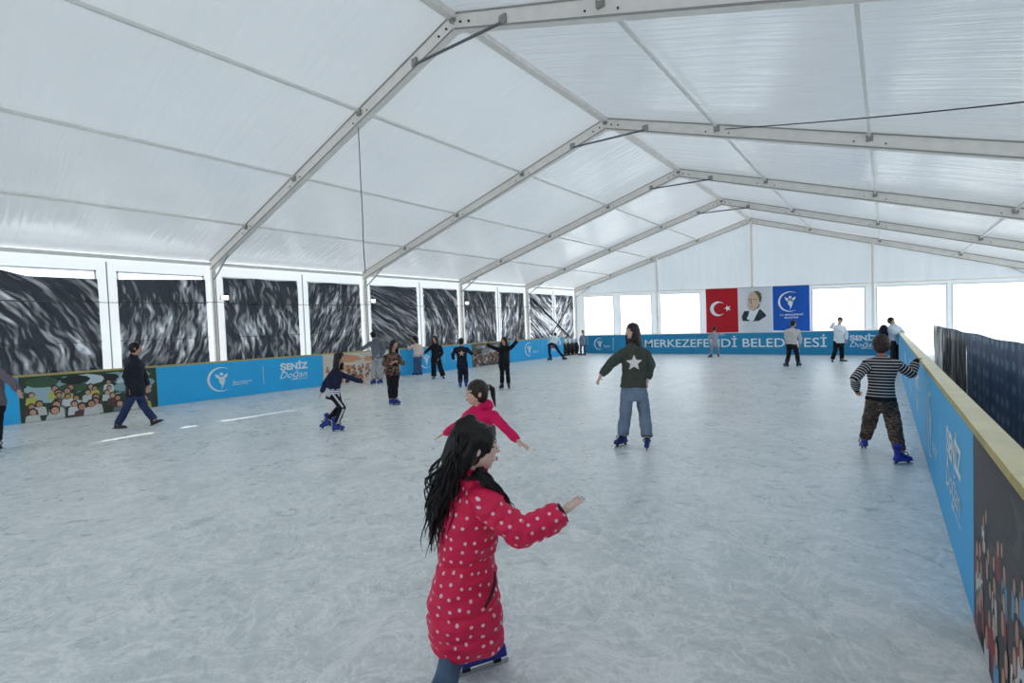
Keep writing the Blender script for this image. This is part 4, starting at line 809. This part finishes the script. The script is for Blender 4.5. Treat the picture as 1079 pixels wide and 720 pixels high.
    for s in 'LR':
        e = bt.get('ease', .012); rk = .034*H+e+bt.get('knee', 0); ra = bt.get('cuff', .03*H+e)
        end = P['an'+s].lerp(P['kn'+s], bt.get('short', .1 if feet[0] == 'skate' else .01)); mid = P['kn'+s].lerp(end, .5)
        m.cap(P['hi'+s], P['kn'+s], .05*H+e, rk); m.cap(P['kn'+s], mid, rk, (rk+ra)/2+.003)
        dl = (end-P['kn'+s]).normalized(); a1, b1 = orth(dl, V((1,0,0))); RR = []
        for q, rr_ in ((mid, (rk+ra)/2+.003), (end, ra)): RR.append([q+(a1*math.cos(t)+b1*math.sin(t))*rr_ for t in [2*math.pi*j/16 for j in range(16)]])
        m.rings(RR)
    me = remesh(m, max(.010, vox), 3); displace(me, folds(bt.get('fold', .007), 9, hm))
    tr = link(bt.get('name', 'trousers'), me, bt['mat'], root, True)
    if bt.get('stripe'):
        m = MB()
        for s in bt['stripe']:
            for a_, b_ in (('hi', 'kn'), ('kn', 'an')):
                A = P[a_+s]; B_ = P[b_+s].lerp(P[a_+s], .1 if b_ == 'an' else 0); out_ = cdir*.9+rdir*.3; d_ = (B_-A).normalized(); out_ = (out_-d_*out_.dot(d_)).normalized(); ra_ = (.05 if a_ == 'hi' else .034)*H+.012; rb_ = (.034 if a_ == 'hi' else .03)*H+.012
                r0 = d_.cross(out_)
                m.add([A+out_*(ra_+.004)-r0*.014, A+out_*(ra_+.004)+r0*.014, B_+out_*(rb_+.004)+r0*.014, B_+out_*(rb_+.004)-r0*.014, A+out_*(ra_-.01)-r0*.014, A+out_*(ra_-.01)+r0*.014, B_+out_*(rb_-.01)+r0*.014, B_+out_*(rb_-.01)-r0*.014], [(0,1,2,3),(4,7,6,5),(0,4,5,1),(1,5,6,2),(2,6,7,3),(3,7,4,0)])
        m.build('side_stripe', mat('stripe_pale', srgb(205,205,205), .7), tr)
    tp = top; m = MB(); e = tp.get('ease', .018)
    R, ud, sd, L = torso_rings(P, H, e, tp.get('hem', -.1), hemw=tp.get('flare', 0)); m.rings(R)
    for s in 'LR':
        se = tp.get('sleeve', e); wr = P['el'+s].lerp(P['wr'+s], tp.get('slen', .97))
        m.cap(P['neck']-ud*.05*H, P['sh'+s], .032*H+e*.6, .031*H+se); m.cap(P['sh'+s], P['el'+s], .031*H+se, .025*H+se)
        if tp.get('slen', .97) > .1:
            d_ = (wr-P['el'+s]).normalized(); r0 = .025*H+se; r1 = tp.get('wcuff', .019*H+se*.5)
            m.cap(P['el'+s], P['el'+s].lerp(wr, .7), r0, (r0+r1)/2+.004); a1, b1 = orth(d_, V((0,0,1)))
            m.rings([[q+(a1*math.cos(t)+b1*math.sin(t))*r_2 for t in [2*math.pi*j/14 for j in range(14)]] for q, r_2 in ((P['el'+s].lerp(wr, .6), (r0+r1)/2+.004), (wr, r1))])
    if tp.get('collar'): m.cap(P['neck']-ud*.02, P['neck']+ud*.035, .05*H, .042*H)
    me = remesh(m, max(.009, vox), 7); fa = tp.get('fold', .008); displace(me, folds(fa, tp.get('fscale', 8), hm+3))
    if tp.get('attr'): cloth_attr(me, P, H)
    tm = link(tp.get('name', 'jacket'), me, tp['mat'], root, True)
    if tp.get('band'):
        m = MB(); R2, *_ = torso_rings(P, H, e+.006, tp.get('hem', -.1), hemw=tp.get('flare', 0))
        a0 = [V(q) for q in R2[0]]; a1 = [q+(V(R2[1][i])-q)*.45 for i, q in enumerate(a0)]; m.rings([[q-ud*.012 for q in a0], a0, a1]); link('hem_band', remesh(m, .01, 2), tp['band'], tm, True)
    if hood:
        m = MB(); hb_ = P['neck']-f*.05*H+u*.0; m.ell(hb_, sdv*.075*H, f*.045*H, u*.04*H); m.cap(P['neck']+sdv*.045*H, P['neck']-sdv*.045*H, .022*H, .022*H)
        link('hood', remesh(m, .01, 3), tp['mat'], tm, True)
    # ---- hair
    hs = hair['style']; hc = mat('hair_%d_%d_%d' % hair['col'], srgb(*[v*.72 for v in hair['col']]), .38, 0, .2, 60, bump=.12, bscale=90, spec=.35)
    hx = hair.get('puff', 1); m = MB(); m.ell(c+u*.024*k-f*.014*k, sdv*.088*k*hx, f*.101*k*(1+(hx-1)*.4), u*.100*k*hx, 20, 14)
    if hs != 'bald': m.ell(c-u*.02*k-f*.035*k, sdv*.082*k*hx, f*.074*k*hx, u*.087*k*hx, 18, 11)
    if hs == 'curly':
        m.ell(c-f*.07*k-u*.02*k, sdv*.11*k, f*.085*k, u*.12*k); m.ell(c-f*.08*k-u*.1*k, sdv*.10*k, f*.06*k, u*.09*k)
        rnd = random.Random(5)
        for q in range(60):
            th = rnd.uniform(0, 6.28); ph = rnd.uniform(-.6, 1.5); dv = sdv*math.cos(th)*math.cos(ph)+f*math.sin(th)*math.cos(ph)*1.0+u*math.sin(ph)
            if dv.dot(f) > .5 and ph < .8: continue
            m.cap(c+u*.015*k+V((dv.x*.088, dv.y*.088, dv.z*.088))*k, c+u*.015*k+dv*.096*k, .02*k, .016*k, 8)
    ln = hair.get('len', 0)
    if hs in ('long', 'longside'):
        vo_ = hair.get('vol', 0)
        if vo_: m.ell(c-u*.05*k-f*.03*k, sdv*(.09+vo_)*k, f*(.07+vo_)*k, u*.11*k); m.ell(c-u*.13*k-f*.03*k, sdv*(.095+vo_)*k, f*(.06+vo_)*k, u*.09*k)
        for q in range(-7, 8):
            an_ = math.radians(q*13.5); dv = -f*math.cos(an_)+sdv*math.sin(an_)
            st = c+dv*.082*k+u*.03*k; md_ = c+dv*.100*k-u*.07*k; l_ = ln*(1-.12*abs(q)/7)
            en = c+dv*.115*k-f*.01-u*(l_)+V((noise.noise((q,0,1)),noise.noise((q,3,1)),0))*.03
            m.cap(st, md_, .026*k, .028*k, 8); m.cap(md_, md_.lerp(en, .55), .028*k, .026*k, 8); m.cap(md_.lerp(en, .55), en, .026*k, .012*k, 8)
    if hs == 'pony':
        b0 = c-f*.098*k+u*.035*k; pts = [b0, b0-f*.03*k+u*.012*k, b0-f*.06*k-u*.02*k, b0-f*.065*k-u*.08*k, b0-f*.085*k-u*ln]
        for q in range(4): m.cap(pts[q], pts[q+1], (.018,.024,.027,.024)[q]*k, (.024,.027,.024,.008)[q]*k, 10)
    if hs == 'cap':
        m.cap(c+f*.07*k+u*.045*k, c+f*.135*k+u*.035*k, .03*k, .022*k)
    if hs == 'custom': hair['fn'](m, c, f, sdv, u, k, cdir, rdir)
    me = remesh(m, .006 if vox <= .007 else .009, 2)
    grooves = lambda p, n_: .0035*noise.noise((p.x*60, p.y*60, p.z*7))
    displace(me, grooves)
    ho = link('hair' if hs != 'cap' else 'cap', me, hc, root, True)
    if hs == 'pony':
        m = MB(); m.ell(c-f*.118*k+u*.042*k, f*.008*k, sdv*.026*k, u*.026*k); m.build('hair_tie', mat('tie_pale', srgb(215,200,195), .6), ho, True)
    root['_'] = 0; del root['_']
    D = Person(); D.P = P; D.root = root; D.c = c; D.f = f; D.s = sdv; D.u = u; D.k = k; D.cd = cdir; D.rd = rdir; D.ud = ud; D.body = body; D.top = tm; D.bot = tr; D.hair = ho; D.H = H
    return D

# fabrics
def F(name, rgb_, rough=.85, var=.12, sc=14, bump=.25, bs=60, spec=.2): return mat(name, srgb(*[min(255, c*1.12+4) for c in rgb_]), rough, 0, var, sc, bump, bs, spec)
def attr_mat(name, base, kind, c2=(1,1,1,1), rough=.7):
    m = bpy.data.materials.new(name); m.use_nodes = True; n = m.node_tree; p = n.nodes['Principled BSDF']; L = n.links.new
    p.inputs['Roughness'].default_value = rough; p.inputs['Specular IOR Level'].default_value = .3
    a = n.nodes.new('ShaderNodeAttribute'); a.attribute_name = 'gc'; mx = n.nodes.new('ShaderNodeMixRGB'); mx.inputs[1].default_value = base; mx.inputs[2].default_value = c2
    if kind == 'dots':
        v = n.nodes.new('ShaderNodeTexVoronoi'); v.voronoi_dimensions = '2D'; v.inputs['Scale'].default_value = 19; v.inputs['Randomness'].default_value = .45; L(a.outputs['Vector'], v.inputs['Vector'])
        r = n.nodes.new('ShaderNodeValToRGB'); r.color_ramp.elements[0].position = .13; r.color_ramp.elements[0].color = (1,1,1,1); r.color_ramp.elements[1].position = .16; r.color_ramp.elements[1].color = (0,0,0,1)
        L(v.outputs['Distance'], r.inputs[0]); L(r.outputs[0], mx.inputs[0])
    elif kind == 'stripes':
        s = n.nodes.new('ShaderNodeSeparateXYZ'); L(a.outputs['Vector'], s.inputs[0]); w = n.nodes.new('ShaderNodeMath'); w.operation = 'MULTIPLY'; w.inputs[1].default_value = 2*math.pi/.036; L(s.outputs['Y'], w.inputs[0])
        q = n.nodes.new('ShaderNodeMath'); q.operation = 'SINE'; L(w.outputs[0], q.inputs[0]); r = n.nodes.new('ShaderNodeValToRGB'); r.color_ramp.elements[0].position = .42; r.color_ramp.elements[1].position = .6
        L(q.outputs[0], r.inputs[0]); L(r.outputs[0], mx.inputs[0])
        p.inputs['Roughness'].default_value = .9
    # no print where the coordinates jump from body to sleeve
    sz = n.nodes.new('ShaderNodeSeparateXYZ'); L(a.outputs['Vector'], sz.inputs[0]); ro = n.nodes.new('ShaderNodeMath'); ro.operation = 'ROUND'; L(sz.outputs['Z'], ro.inputs[0])
    cmp_ = n.nodes.new('ShaderNodeMath'); cmp_.operation = 'COMPARE'; L(sz.outputs['Z'], cmp_.inputs[0]); L(ro.outputs[0], cmp_.inputs[1]); cmp_.inputs[2].default_value = .01
    src = mx.inputs[0].links[0].from_socket; mu = n.nodes.new('ShaderNodeMath'); mu.operation = 'MULTIPLY'; L(src, mu.inputs[0]); L(cmp_.outputs[0], mu.inputs[1]); L(mu.outputs[0], mx.inputs[0])
    L(mx.outputs[0], p.inputs['Base Color']); return m
def pattern_mat(name, base, cols, scale, dist=1.5, stretch=(1,1,1), thr=.52):
    m = bpy.data.materials.new(name); m.use_nodes = True; n = m.node_tree; p = n.nodes['Principled BSDF']; L = n.links.new; p.inputs['Roughness'].default_value = .85
    t = n.nodes.new('ShaderNodeTexCoord'); mp = n.nodes.new('ShaderNodeMapping'); mp.inputs['Scale'].default_value = stretch; L(t.outputs['Object'], mp.inputs[0]); prev = None
    for i, cc in enumerate(cols):
        z = n.nodes.new('ShaderNodeTexNoise'); z.inputs['Scale'].default_value = scale*(1+.2*i); z.inputs['Detail'].default_value = 1.5; z.inputs['Distortion'].default_value = dist
        mo = n.nodes.new('ShaderNodeVectorMath'); mo.operation = 'ADD'; mo.inputs[1].default_value = (i*7.3, i*3.1, i*5.7); L(mp.outputs[0], mo.inputs[0]); L(mo.outputs[0], z.inputs['Vector'])
        r = n.nodes.new('ShaderNodeValToRGB'); r.color_ramp.elements[0].position = thr+.02*i; r.color_ramp.elements[1].position = thr+.03+.02*i; L(z.outputs['Fac'], r.inputs[0])
        mx = n.nodes.new('ShaderNodeMixRGB'); L(r.outputs[0], mx.inputs[0]); mx.inputs[2].default_value = srgb(*cc)
        if prev is None: mx.inputs[1].default_value = srgb(*base)
        else: L(prev, mx.inputs[1])
        prev = mx.outputs[0]
    L(prev, p.inputs['Base Color']); return m
JEANS = F('denim', (86,104,130), var=.2, sc=9); DJEANS = F('dark_denim', (40,52,84), var=.2, sc=9); BLACKF = F('black_fabric', (24,25,29)); NAVYF = F('navy_fabric', (26,30,46))
BLUE = (26,58,150); G = 'skaters on the ice'
YG_ = 1
# ---- girl in the red dotted coat (nearest)
def redhair(m, c, f, s, u, k, cd, rd):
    L2 = lambda pts, r: [m.cap(c+rd*a[0]+u*a[1]+cd*a[2], c+rd*b[0]+u*b[1]+cd*b[2], ra, rb, 10) for a, b, ra, rb in zip(pts[:-1], pts[1:], r[:-1], r[1:])]
    L2([(-.035,.10,0), (-.05,.125,0), (-.085,.10,.0), (-.105,.04,.0), (-.125,-.05,0)], [.03,.035,.04,.045,.05])
    L2([(-.03,.04,.05), (-.06,-.03,.055), (-.09,-.1,.05)], [.05,.05,.045])
    rnd = random.Random(11)
    for q in range(30):
        z = rnd.uniform(-.07, .085); t = rnd.uniform(0, 1); wv = rnd.uniform(0, 6)
        x0 = -.06-.05*t; x3 = -.205+.11*t+rnd.uniform(-.012,.012); ln = rnd.choice((.27,.33,.4,.45)) if t < .75 else rnd.uniform(.2,.4)
        pts = []
        for i in range(9):
            v = i/8; pts.append((x0+(x3-x0)*min(1, v*1.5)**1.1+.010*math.sin(wv+v*13), .06-(ln+.06)*v, z*(1+.2*v)+.008*math.cos(wv+v*11)))
        r = [.018,.017,.016,.014,.012,.010,.008,.006,.0035]; L2(pts, r)
    for q in range(5):                                   # lock falling over the near shoulder and chest
        o_ = rnd.uniform(-.012,.012); wv = rnd.uniform(0, 6); pts = []
        for i in range(8):
            v = i/7; pts.append((-.01+.185*v**.9+o_+.006*math.sin(wv+v*12), -.10-.21*v+.01*math.sin(v*3)+o_*.8, .085+.05*math.sin(v*2.6)+.01*math.cos(wv+v*9)))
        L2(pts, [.015,.014,.013,.011,.010,.008,.006,.004])
    for q in range(5):                                     # fringe swept from the temple
        pts = [(.03+.008*q,.085,.05-.012*q), (.052+.004*q,.055,.06-.01*q), (.055,.02,.068-.01*q), (.048,-.02,.074-.012*q)]; L2(pts, [.014,.012,.009,.004])
coat = dict(mat=attr_mat('red_dotted_shell', srgb(228,36,84), 'dots', srgb(245,205,215), .5), name='coat', attr=True, ease=.03, hem=0, sleeve=.028, wcuff=.042, slen=1.02, fold=.0, collar=True)
g1 = make_person('girl_red', 1.3, .225, 84, 'child in long red coat with white dots, long black hair, nearest the camera', G, coat,
   dict(mat=F('blue_grey_denim', (74,98,122), var=.2, sc=9), ease=.014, short=0), dict(style='custom', col=(22,19,21), fn=redhair), feet=('skate', (26,44,150)), skin=(228,196,180), vox=.006, nod=-.12, curl=.35, palms={'R': V((.3,.5,-1))}, footk=.93, handk=1.12)
bpy.context.view_layer.update()
# long coat body: rings of puffed panels, drawn in at the waist
P = g1.P; bpy.data.meshes.remove(g1.top.data)
m = MB(); cx = V((0,0,0)); fdir = g1.rd; ddir = g1.cd
def cring(z, cxr, rw, dw, ce=0, seg=40):
    ctr = V((P['pel'].x, P['pel'].y, 0))+fdir*cxr+ddir*ce; return [ctr+fdir*rw*math.cos(a)*(1+.03*math.cos(3*a+z*9))+ddir*dw*math.sin(a)+V((0,0,z)) for a in [2*math.pi*j/seg for j in range(seg)]]
prof = [(.235,.015,.155,.115),(.25,.012,.168,.135),(.32,.005,.176,.15),(.40,.0,.176,.155),(.47,-.002,.168,.15),(.54,-.002,.156,.14),(.60,.0,.142,.13),(.645,.004,.130,.12),(.68,.012,.135,.12),(.74,.022,.14,.13),(.80,.032,.142,.14),(.86,.038,.136,.145),(.92,.042,.118,.135),(.96,.045,.095,.11),(1.0,.05,.065,.07),(1.045,.052,.058,.06)]
m.rings([cring(*q) for q in prof])
for s in 'LR':
    A, B, C = P['sh'+s], P['el'+s], P['wr'+s]; m.cap(P['neck']-V((0,0,.07)), A, .06, .066)
    if s == 'L': m.cap(A, B, .062, .055); m.cap(B, C, .055, .04); continue
    n_ = 26; pts = []; rr_ = []
    for i in range(n_+1):
        t = i/n_; q = (A*(1-t)**2+B*2*t*(1-t)+C*t*t); q = q*.25+(A.lerp(B, t*2) if t < .5 else B.lerp(C, t*2-1))*.75
        pts.append(q); rr_.append(.070-.012*t+.0045*math.cos(t*9*2*math.pi)*(1 if .1 < t < .97 else .3)-(.012 if t > .97 else 0))
    m.tube(pts, rr_, 18)
m.cap(P['neck']+V((0,0,-.01)), P['neck']+V((0,0,.03)), .056, .054)
me = remesh(m, .0075, 2)
def puff(p, n_):
    z = p.z; q = 0
    for zz in (.335, .445, .665): q -= .010*math.exp(-((z-zz-.01*math.sin(p.x*9+p.y*7))/.012)**2)
    w = noise.noise((p.x*9, p.y*9, z*16)); return (q if z < .72 else 0)+.007*(1-abs(w)*3)+.003*noise.noise((p.x*25, p.y*25, z*30))
displace(me, puff)
cloth_attr(me, P, 1.3); me.materials.append(coat['mat']); me.polygons.foreach_set('use_smooth', [True]*len(me.polygons)); g1top = bpy.data.objects.new('coat', me); COL.objects.link(g1top); g1top.parent = g1.root
try: bpy.data.objects.remove(g1.top)
except Exception: pass
ctr = V((P['pel'].x, P['pel'].y, 0))
m = MB(); m.tube([ctr+fdir*.085+ddir*.148+V((0,0,.50)), ctr+fdir*.115+ddir*.132+V((0,0,.54)), ctr+fdir*.137+ddir*.105+V((0,0,.585)), ctr+fdir*.142+ddir*.075+V((0,0,.62))], [.006,.009,.008,.004], 8); m.build('pocket', mat('pocket_dark', srgb(70,12,30), .7), g1top, True)
m = MB(); C = P['wrR']; d_ = (P['wrR']-P['elR']).normalized(); m.tube([C-d_*.012, C+d_*.006], .047, 20); m.build('cuff', mat('cuff_dark', srgb(52,20,40), .7), g1top, True)
m = MB(); m.tube([P['neck']+g1.cd*.0+V((0,0,.035))+(fdir*math.cos(t)+ddir*math.sin(t))*.055 for t in [2*math.pi*j/20 for j in range(21)]], .012, 8); m.build('collar', mat('collar_dark', srgb(48,20,36), .7), g1top, True)
rnd = random.Random(4); m = MB(); c = g1.c; u = g1.u; cd = g1.cd; rd = g1.rd
for q in range(130):
    z = rnd.uniform(-.085, .10); t = rnd.uniform(0, 1); wv = rnd.uniform(0, 6); x0 = -.05-.07*t; x3 = -.222+.13*t+rnd.uniform(-.02,.02); ln = rnd.choice((.22,.3,.36,.42,.47)) if t < .75 else rnd.uniform(.18,.4); pts = []
    for i in range(13):
        v = i/12; pts.append(c+rd*(x0+(x3-x0)*min(1, v*1.5)**1.1+.011*math.sin(wv+v*15))+u*(.085-(ln+.085)*v)+cd*(z*(1+.2*v)+.009*math.cos(wv+v*12)))
    m.tube(pts, [.0045]*8+[.004,.0035,.003,.002,.001], 5)
for q in range(30):
    o_ = rnd.uniform(-.02,.02); wv = rnd.uniform(0, 6); ll = rnd.uniform(.75, 1.1); pts = []
    for i in range(11):
        v = i/10*ll; pts.append(c+rd*(-.012+.185*v**.9+o_*(1-.4*v)+.007*math.sin(wv+v*14))+u*(-.09-.21*v+.01*math.sin(v*3)+o_*.9)+cd*(.092+.055*math.sin(v*2.6)+.012*math.cos(wv+v*11)))
    m.tube(pts, [.0045]*7+[.004,.003,.002,.001], 5)
m.build('hair_strands', g1.hair.data.materials[0], g1.hair, True, kind='stuff')
# ---- child in magenta sweater
def pinkx(D): pass
pk = make_person('pink', 1.3, .218, -72, 'child in magenta sweater with ponytail, arms spread wide behind the red coat', G, dict(mat=F('magenta_knit', (196,24,82)), name='sweater', ease=.02, hem=-.2, sleeve=.010, fold=.006, collar=False),
   dict(mat=DJEANS), dict(style='pony', col=(58,42,38), len=.17), feet=('skate', BLUE), skin=(222,178,156), vox=.006, curl=.2, hood=True)
# ---- walking man
make_person('walker', 1.74, .235, 82, 'man in navy puffer jacket and dark jeans striding in black shoes', G, dict(mat=F('navy_puffer', (24,27,38), .55), ease=.035, hem=-.2, sleeve=.024, collar=True, fold=.010, fscale=6),
   dict(mat=DJEANS, ease=.014), dict(style='short', col=(24,20,20)), feet=('shoe', (18,18,20)), skin=(196,146,122), liftfeet={'L': (.03, .35)})
make_person('edge', 1.7, .23, 60, 'person in grey sleeved jacket and black trousers cut by the left picture edge', G, dict(mat=F('mauve_grey_fleece', (92,86,94)), ease=.03, hem=-.15, sleeve=.022),
   dict(mat=BLACKF), dict(style='short', col=(24,20,20)), feet=('skate', (20,22,26)))
# ---- skater in navy top with striped waist
d = make_person('g350', 1.45, .215, 65, 'skater in navy top with striped waist and white side stripe, knees bent', G, dict(mat=F('navy_top', (32,34,58)), name='top', ease=.016, hem=.1, sleeve=.012),
   dict(mat=BLACKF, ease=.008, stripe=['L']), dict(style='long', col=(22,20,24), len=.24), feet=('skate', BLUE), liftfeet={'R': (.04, -.25)})
m = MB(); R_, *_ = torso_rings(d.P, 1.45, .012, -.2); m.rings(R_[:4]); me = remesh(m, .012, 2); cloth_attr(me, d.P, 1.45)
link('shirt', me, attr_mat('white_striped', srgb(225,225,228), 'stripes', srgb(90,98,120)), d.root, True)
FLOR = pattern_mat('dark_floral', (26,24,28), [(140,90,80), (170,150,120), (90,40,46)], 16, thr=.56)
make_person('floral', 1.52, .22, 40, 'skater in black floral jacket, hands clasped at the chest, blue skates', G, dict(mat=FLOR, ease=.03, hem=-.1, sleeve=.022), dict(mat=BLACKF, ease=.014), dict(style='long', col=(30,24,24), len=.3), feet=('skate', BLUE))
make_person('hood', 1.73, .225, -140, 'man in grey hoodie and black cap reaching for the pale printed board', G, dict(mat=F('grey_hoodie', (92,98,106)), name='hoodie', ease=.035, hem=-.2, sleeve=.03), dict(mat=F('light_grey_sweatpants', (150,152,156)), ease=.03, fold=.012), dict(style='cap', col=(20,20,22)), feet=('skate', BLUE), hood=True)
make_person('beige', 1.55, .22, -110, 'person in beige top and blue jeans with dark curly hair at the left boards', G, dict(mat=F('beige_knit', (206,188,178)), name='sweater', ease=.02, hem=-.05, sleeve=.014), dict(mat=F('mid_denim', (62,84,120)), ease=.02, knee=.01, cuff=.075), dict(style='curly', col=(30,24,24)), feet=('skate', (30,70,140)))
make_person('black', 1.55, .22, -35, 'long-haired person all in black with wide trousers, arm out to the beige top', G, dict(mat=BLACKF, ease=.025, hem=-.15, sleeve=.02), dict(mat=BLACKF, ease=.02, knee=.02, cuff=.09, short=0), dict(style='long', col=(28,22,22), len=.28), feet=('shoe', (40,40,46)))
d = make_person('vest', 1.42, .21, 175, 'child in navy tracksuit seen from behind with pale print on the back', G, dict(mat=NAVYF, ease=.03, hem=-.15, sleeve=.02), dict(mat=NAVYF, ease=.02, knee=.01), dict(style='short', col=(22,24,22)), feet=('skate', BLUE))
def on_back(D, pts_r, name, mt, up_off, scale, out=None, side=1, parent=None):
    """thin patch following the garment front (side=1 towards the camera)"""
    pts = []
    o_ = D.P['pel'].lerp(D.P['neck'], up_off); r_ = D.rd; u_ = D.ud; n_ = D.cd
    dg = bpy.context.evaluated_depsgraph_get(); me = D.top.data
    from mathutils.bvhtree import BVHTree
    bvh = BVHTree.FromPolygons([v.co.copy() for v in me.vertices], [tuple(p.vertices) for p in me.polygons])
    mb = MB(); N = 10; ring = []
    n = len(pts_r); levels = []
    for l in range(N+1):
        fct = l/N
        for x, y in pts_r:
            q = o_+r_*x*scale*fct+u_*y*scale*fct+n_*.6; h = bvh.ray_cast(q, -n_); pts.append((h[0] if h[0] else q-n_*.45)+n_*.006)
    mb.v = [tuple(p) for p in pts]
    for l in range(N):
        for i in range(n): j = (i+1) % n; mb.f.append((l*n+i, l*n+j, (l+1)*n+j, (l+1)*n+i)); mb.mi.append(0)
    mb.build(name, mt, D.top, True)
star_pts = []
for k_ in range(10):
    a0 = math.pi/2+k_*math.pi/5; a1 = a0+math.pi/5; r0, r1 = (1, .45) if k_ % 2 == 0 else (.45, 1)
    for t in range(4):
        x0, y0, x1, y1 = r0*math.cos(a0), r0*math.sin(a0), r1*math.cos(a1), r1*math.sin(a1); star_pts.append((x0+(x1-x0)*t/4, y0+(y1-y0)*t/4))
on_back(d, star_pts, 'back_print', mat('print_tan', srgb(205,170,140), .8), .62, .09)
make_person('arms', 1.45, .215, -40, 'child all in black holding both arms out high before the bright banner', G, dict(mat=BLACKF, ease=.024, hem=-.15, sleeve=.018), dict(mat=BLACKF, ease=.012), dict(style='longside', col=(34,24,24), len=.18), feet=('skate', (20,24,50)))
make_person('bend', 1.6, .22, 180, 'skater in pale top and dark trousers bending forward at the far left', G, dict(mat=F('pale_blue_top', (196,214,226)), name='top', ease=.03, hem=-.05, sleeve=.02), dict(mat=F('dark_blue_trousers', (28,36,62))), dict(style='short', col=(60,56,56)), feet=('skate', (24,30,60)), vox=.012, nod=-.5)
make_person('m612', 1.42, .21, -30, 'slim person in blue-grey clothes beside the far left gap in the boards', G, dict(mat=F('blue_grey_top', (112,122,138)), name='top', ease=.02, hem=-.2, sleeve=.012), dict(mat=F('slate_trousers', (56,66,92))), dict(style='short', col=(24,22,24)), feet=('skate', (30,40,80)), vox=.012)
# ---- woman with the star sweater
d = make_person('star', 1.7, .23, -48, 'young woman in dark green sweater with a big white star and blue jeans', G, dict(mat=F('dark_green_knit', (66,70,64), .95, .15, 30, .5, 160), name='sweater', ease=.035, hem=-.08, sleeve=.032, fold=.012, fscale=6),
   dict(mat=F('washed_denim', (104,118,136), var=.18, sc=7), ease=.016, knee=.012, cuff=.08, fold=.009, short=.05), dict(style='long', col=(64,44,42), len=.27, vol=.022), feet=('skate', (24,40,110)), skin=(216,176,160), vox=.0065, curl=.5)
on_back(d, star_pts, 'star', F('white_knit', (214,208,206), .95, .05, 30), .56, .115)
make_person('f753', 1.36, .205, 150, 'small grey-clad skater in front of the red banner, one arm out', G, dict(mat=F('light_grey_suit', (142,146,156)), ease=.03, hem=-.2, sleeve=.02), dict(mat=F('grey_trousers', (126,130,142)), ease=.02), dict(style='short', col=(22,22,24)), feet=('skate', (20,24,34)), vox=.012)
make_person('w835', 1.62, .22, 130, 'bearded skater in beige sweater and black trousers below the blue banner', G, dict(mat=F('beige_sweater', (184,176,172)), name='sweater', ease=.035, hem=-.08, sleeve=.022), dict(mat=BLACKF, ease=.016), dict(style='short', col=(26,22,22)), feet=('skate', (24,32,52)), vox=.012)
make_person('w882', 1.7, .225, -20, 'man in white jacket and black trousers holding a hand to his head', G, dict(mat=F('white_jacket', (214,216,220), .6), ease=.03, hem=-.1, sleeve=.022), dict(mat=BLACKF, ease=.018), dict(style='short', col=(44,36,34)), feet=('shoe', (16,16,18)), vox=.012)
d = make_person('w945', 1.65, .22, 60, 'person in pale jacket with dark backpack leaning on the far right boards', G, dict(mat=F('pale_grey_jacket', (176,188,198), .6), ease=.04, hem=-.12, sleeve=.024, collar=True), dict(mat=F('dark_brown_trousers', (40,36,38)), ease=.016), dict(style='short', col=(44,38,36)), feet=('skate', (20,24,34)), vox=.012)
m = MB(); q = d.P['pel'].lerp(d.P['neck'], .62)-d.rd*.25+d.cd*.03; m.ell(q, d.rd*.13, d.cd*.16, V((0,0,.22))); m.cap(q-V((0,0,.12)), q-V((0,0,.06)), .13, .13)
o = link('backpack', remesh(m, .012, 2), F('black_nylon', (24,28,42), .6), d.root, True)
# ---- striped child
CAMO = pattern_mat('tiger_camo', (128,104,88), [(34,28,28), (70,56,46)], 9, 2.2, (1,1,3.2), thr=.49)
d = make_person('boy', 1.4, .228, 178, 'child in black and white striped sweater and camouflage trousers holding the right board', G, dict(mat=attr_mat('black_white_stripes', srgb(36,34,40), 'stripes', srgb(206,200,202)), name='sweater', attr=True, ease=.03, hem=-.06, sleeve=.022, fold=.004, band=BLACKF),
   dict(mat=CAMO, ease=.022, knee=.012, cuff=.062, fold=.009), dict(style='short', col=(76,50,44), puff=1.07), feet=('skate', (34,44,160)), skin=(190,130,104), vox=.0065, curl=.9, liftfeet={'L': (.02, -.25)})
for s_ in 'LR':
    m = MB(); m.cap(d.P['el'+s_].lerp(d.P['wr'+s_], .93), d.P['wr'+s_].lerp(d.P['tip'+s_], .12), .034, .03); link('cuff', remesh(m, .008, 2), BLACKF, d.top, True)
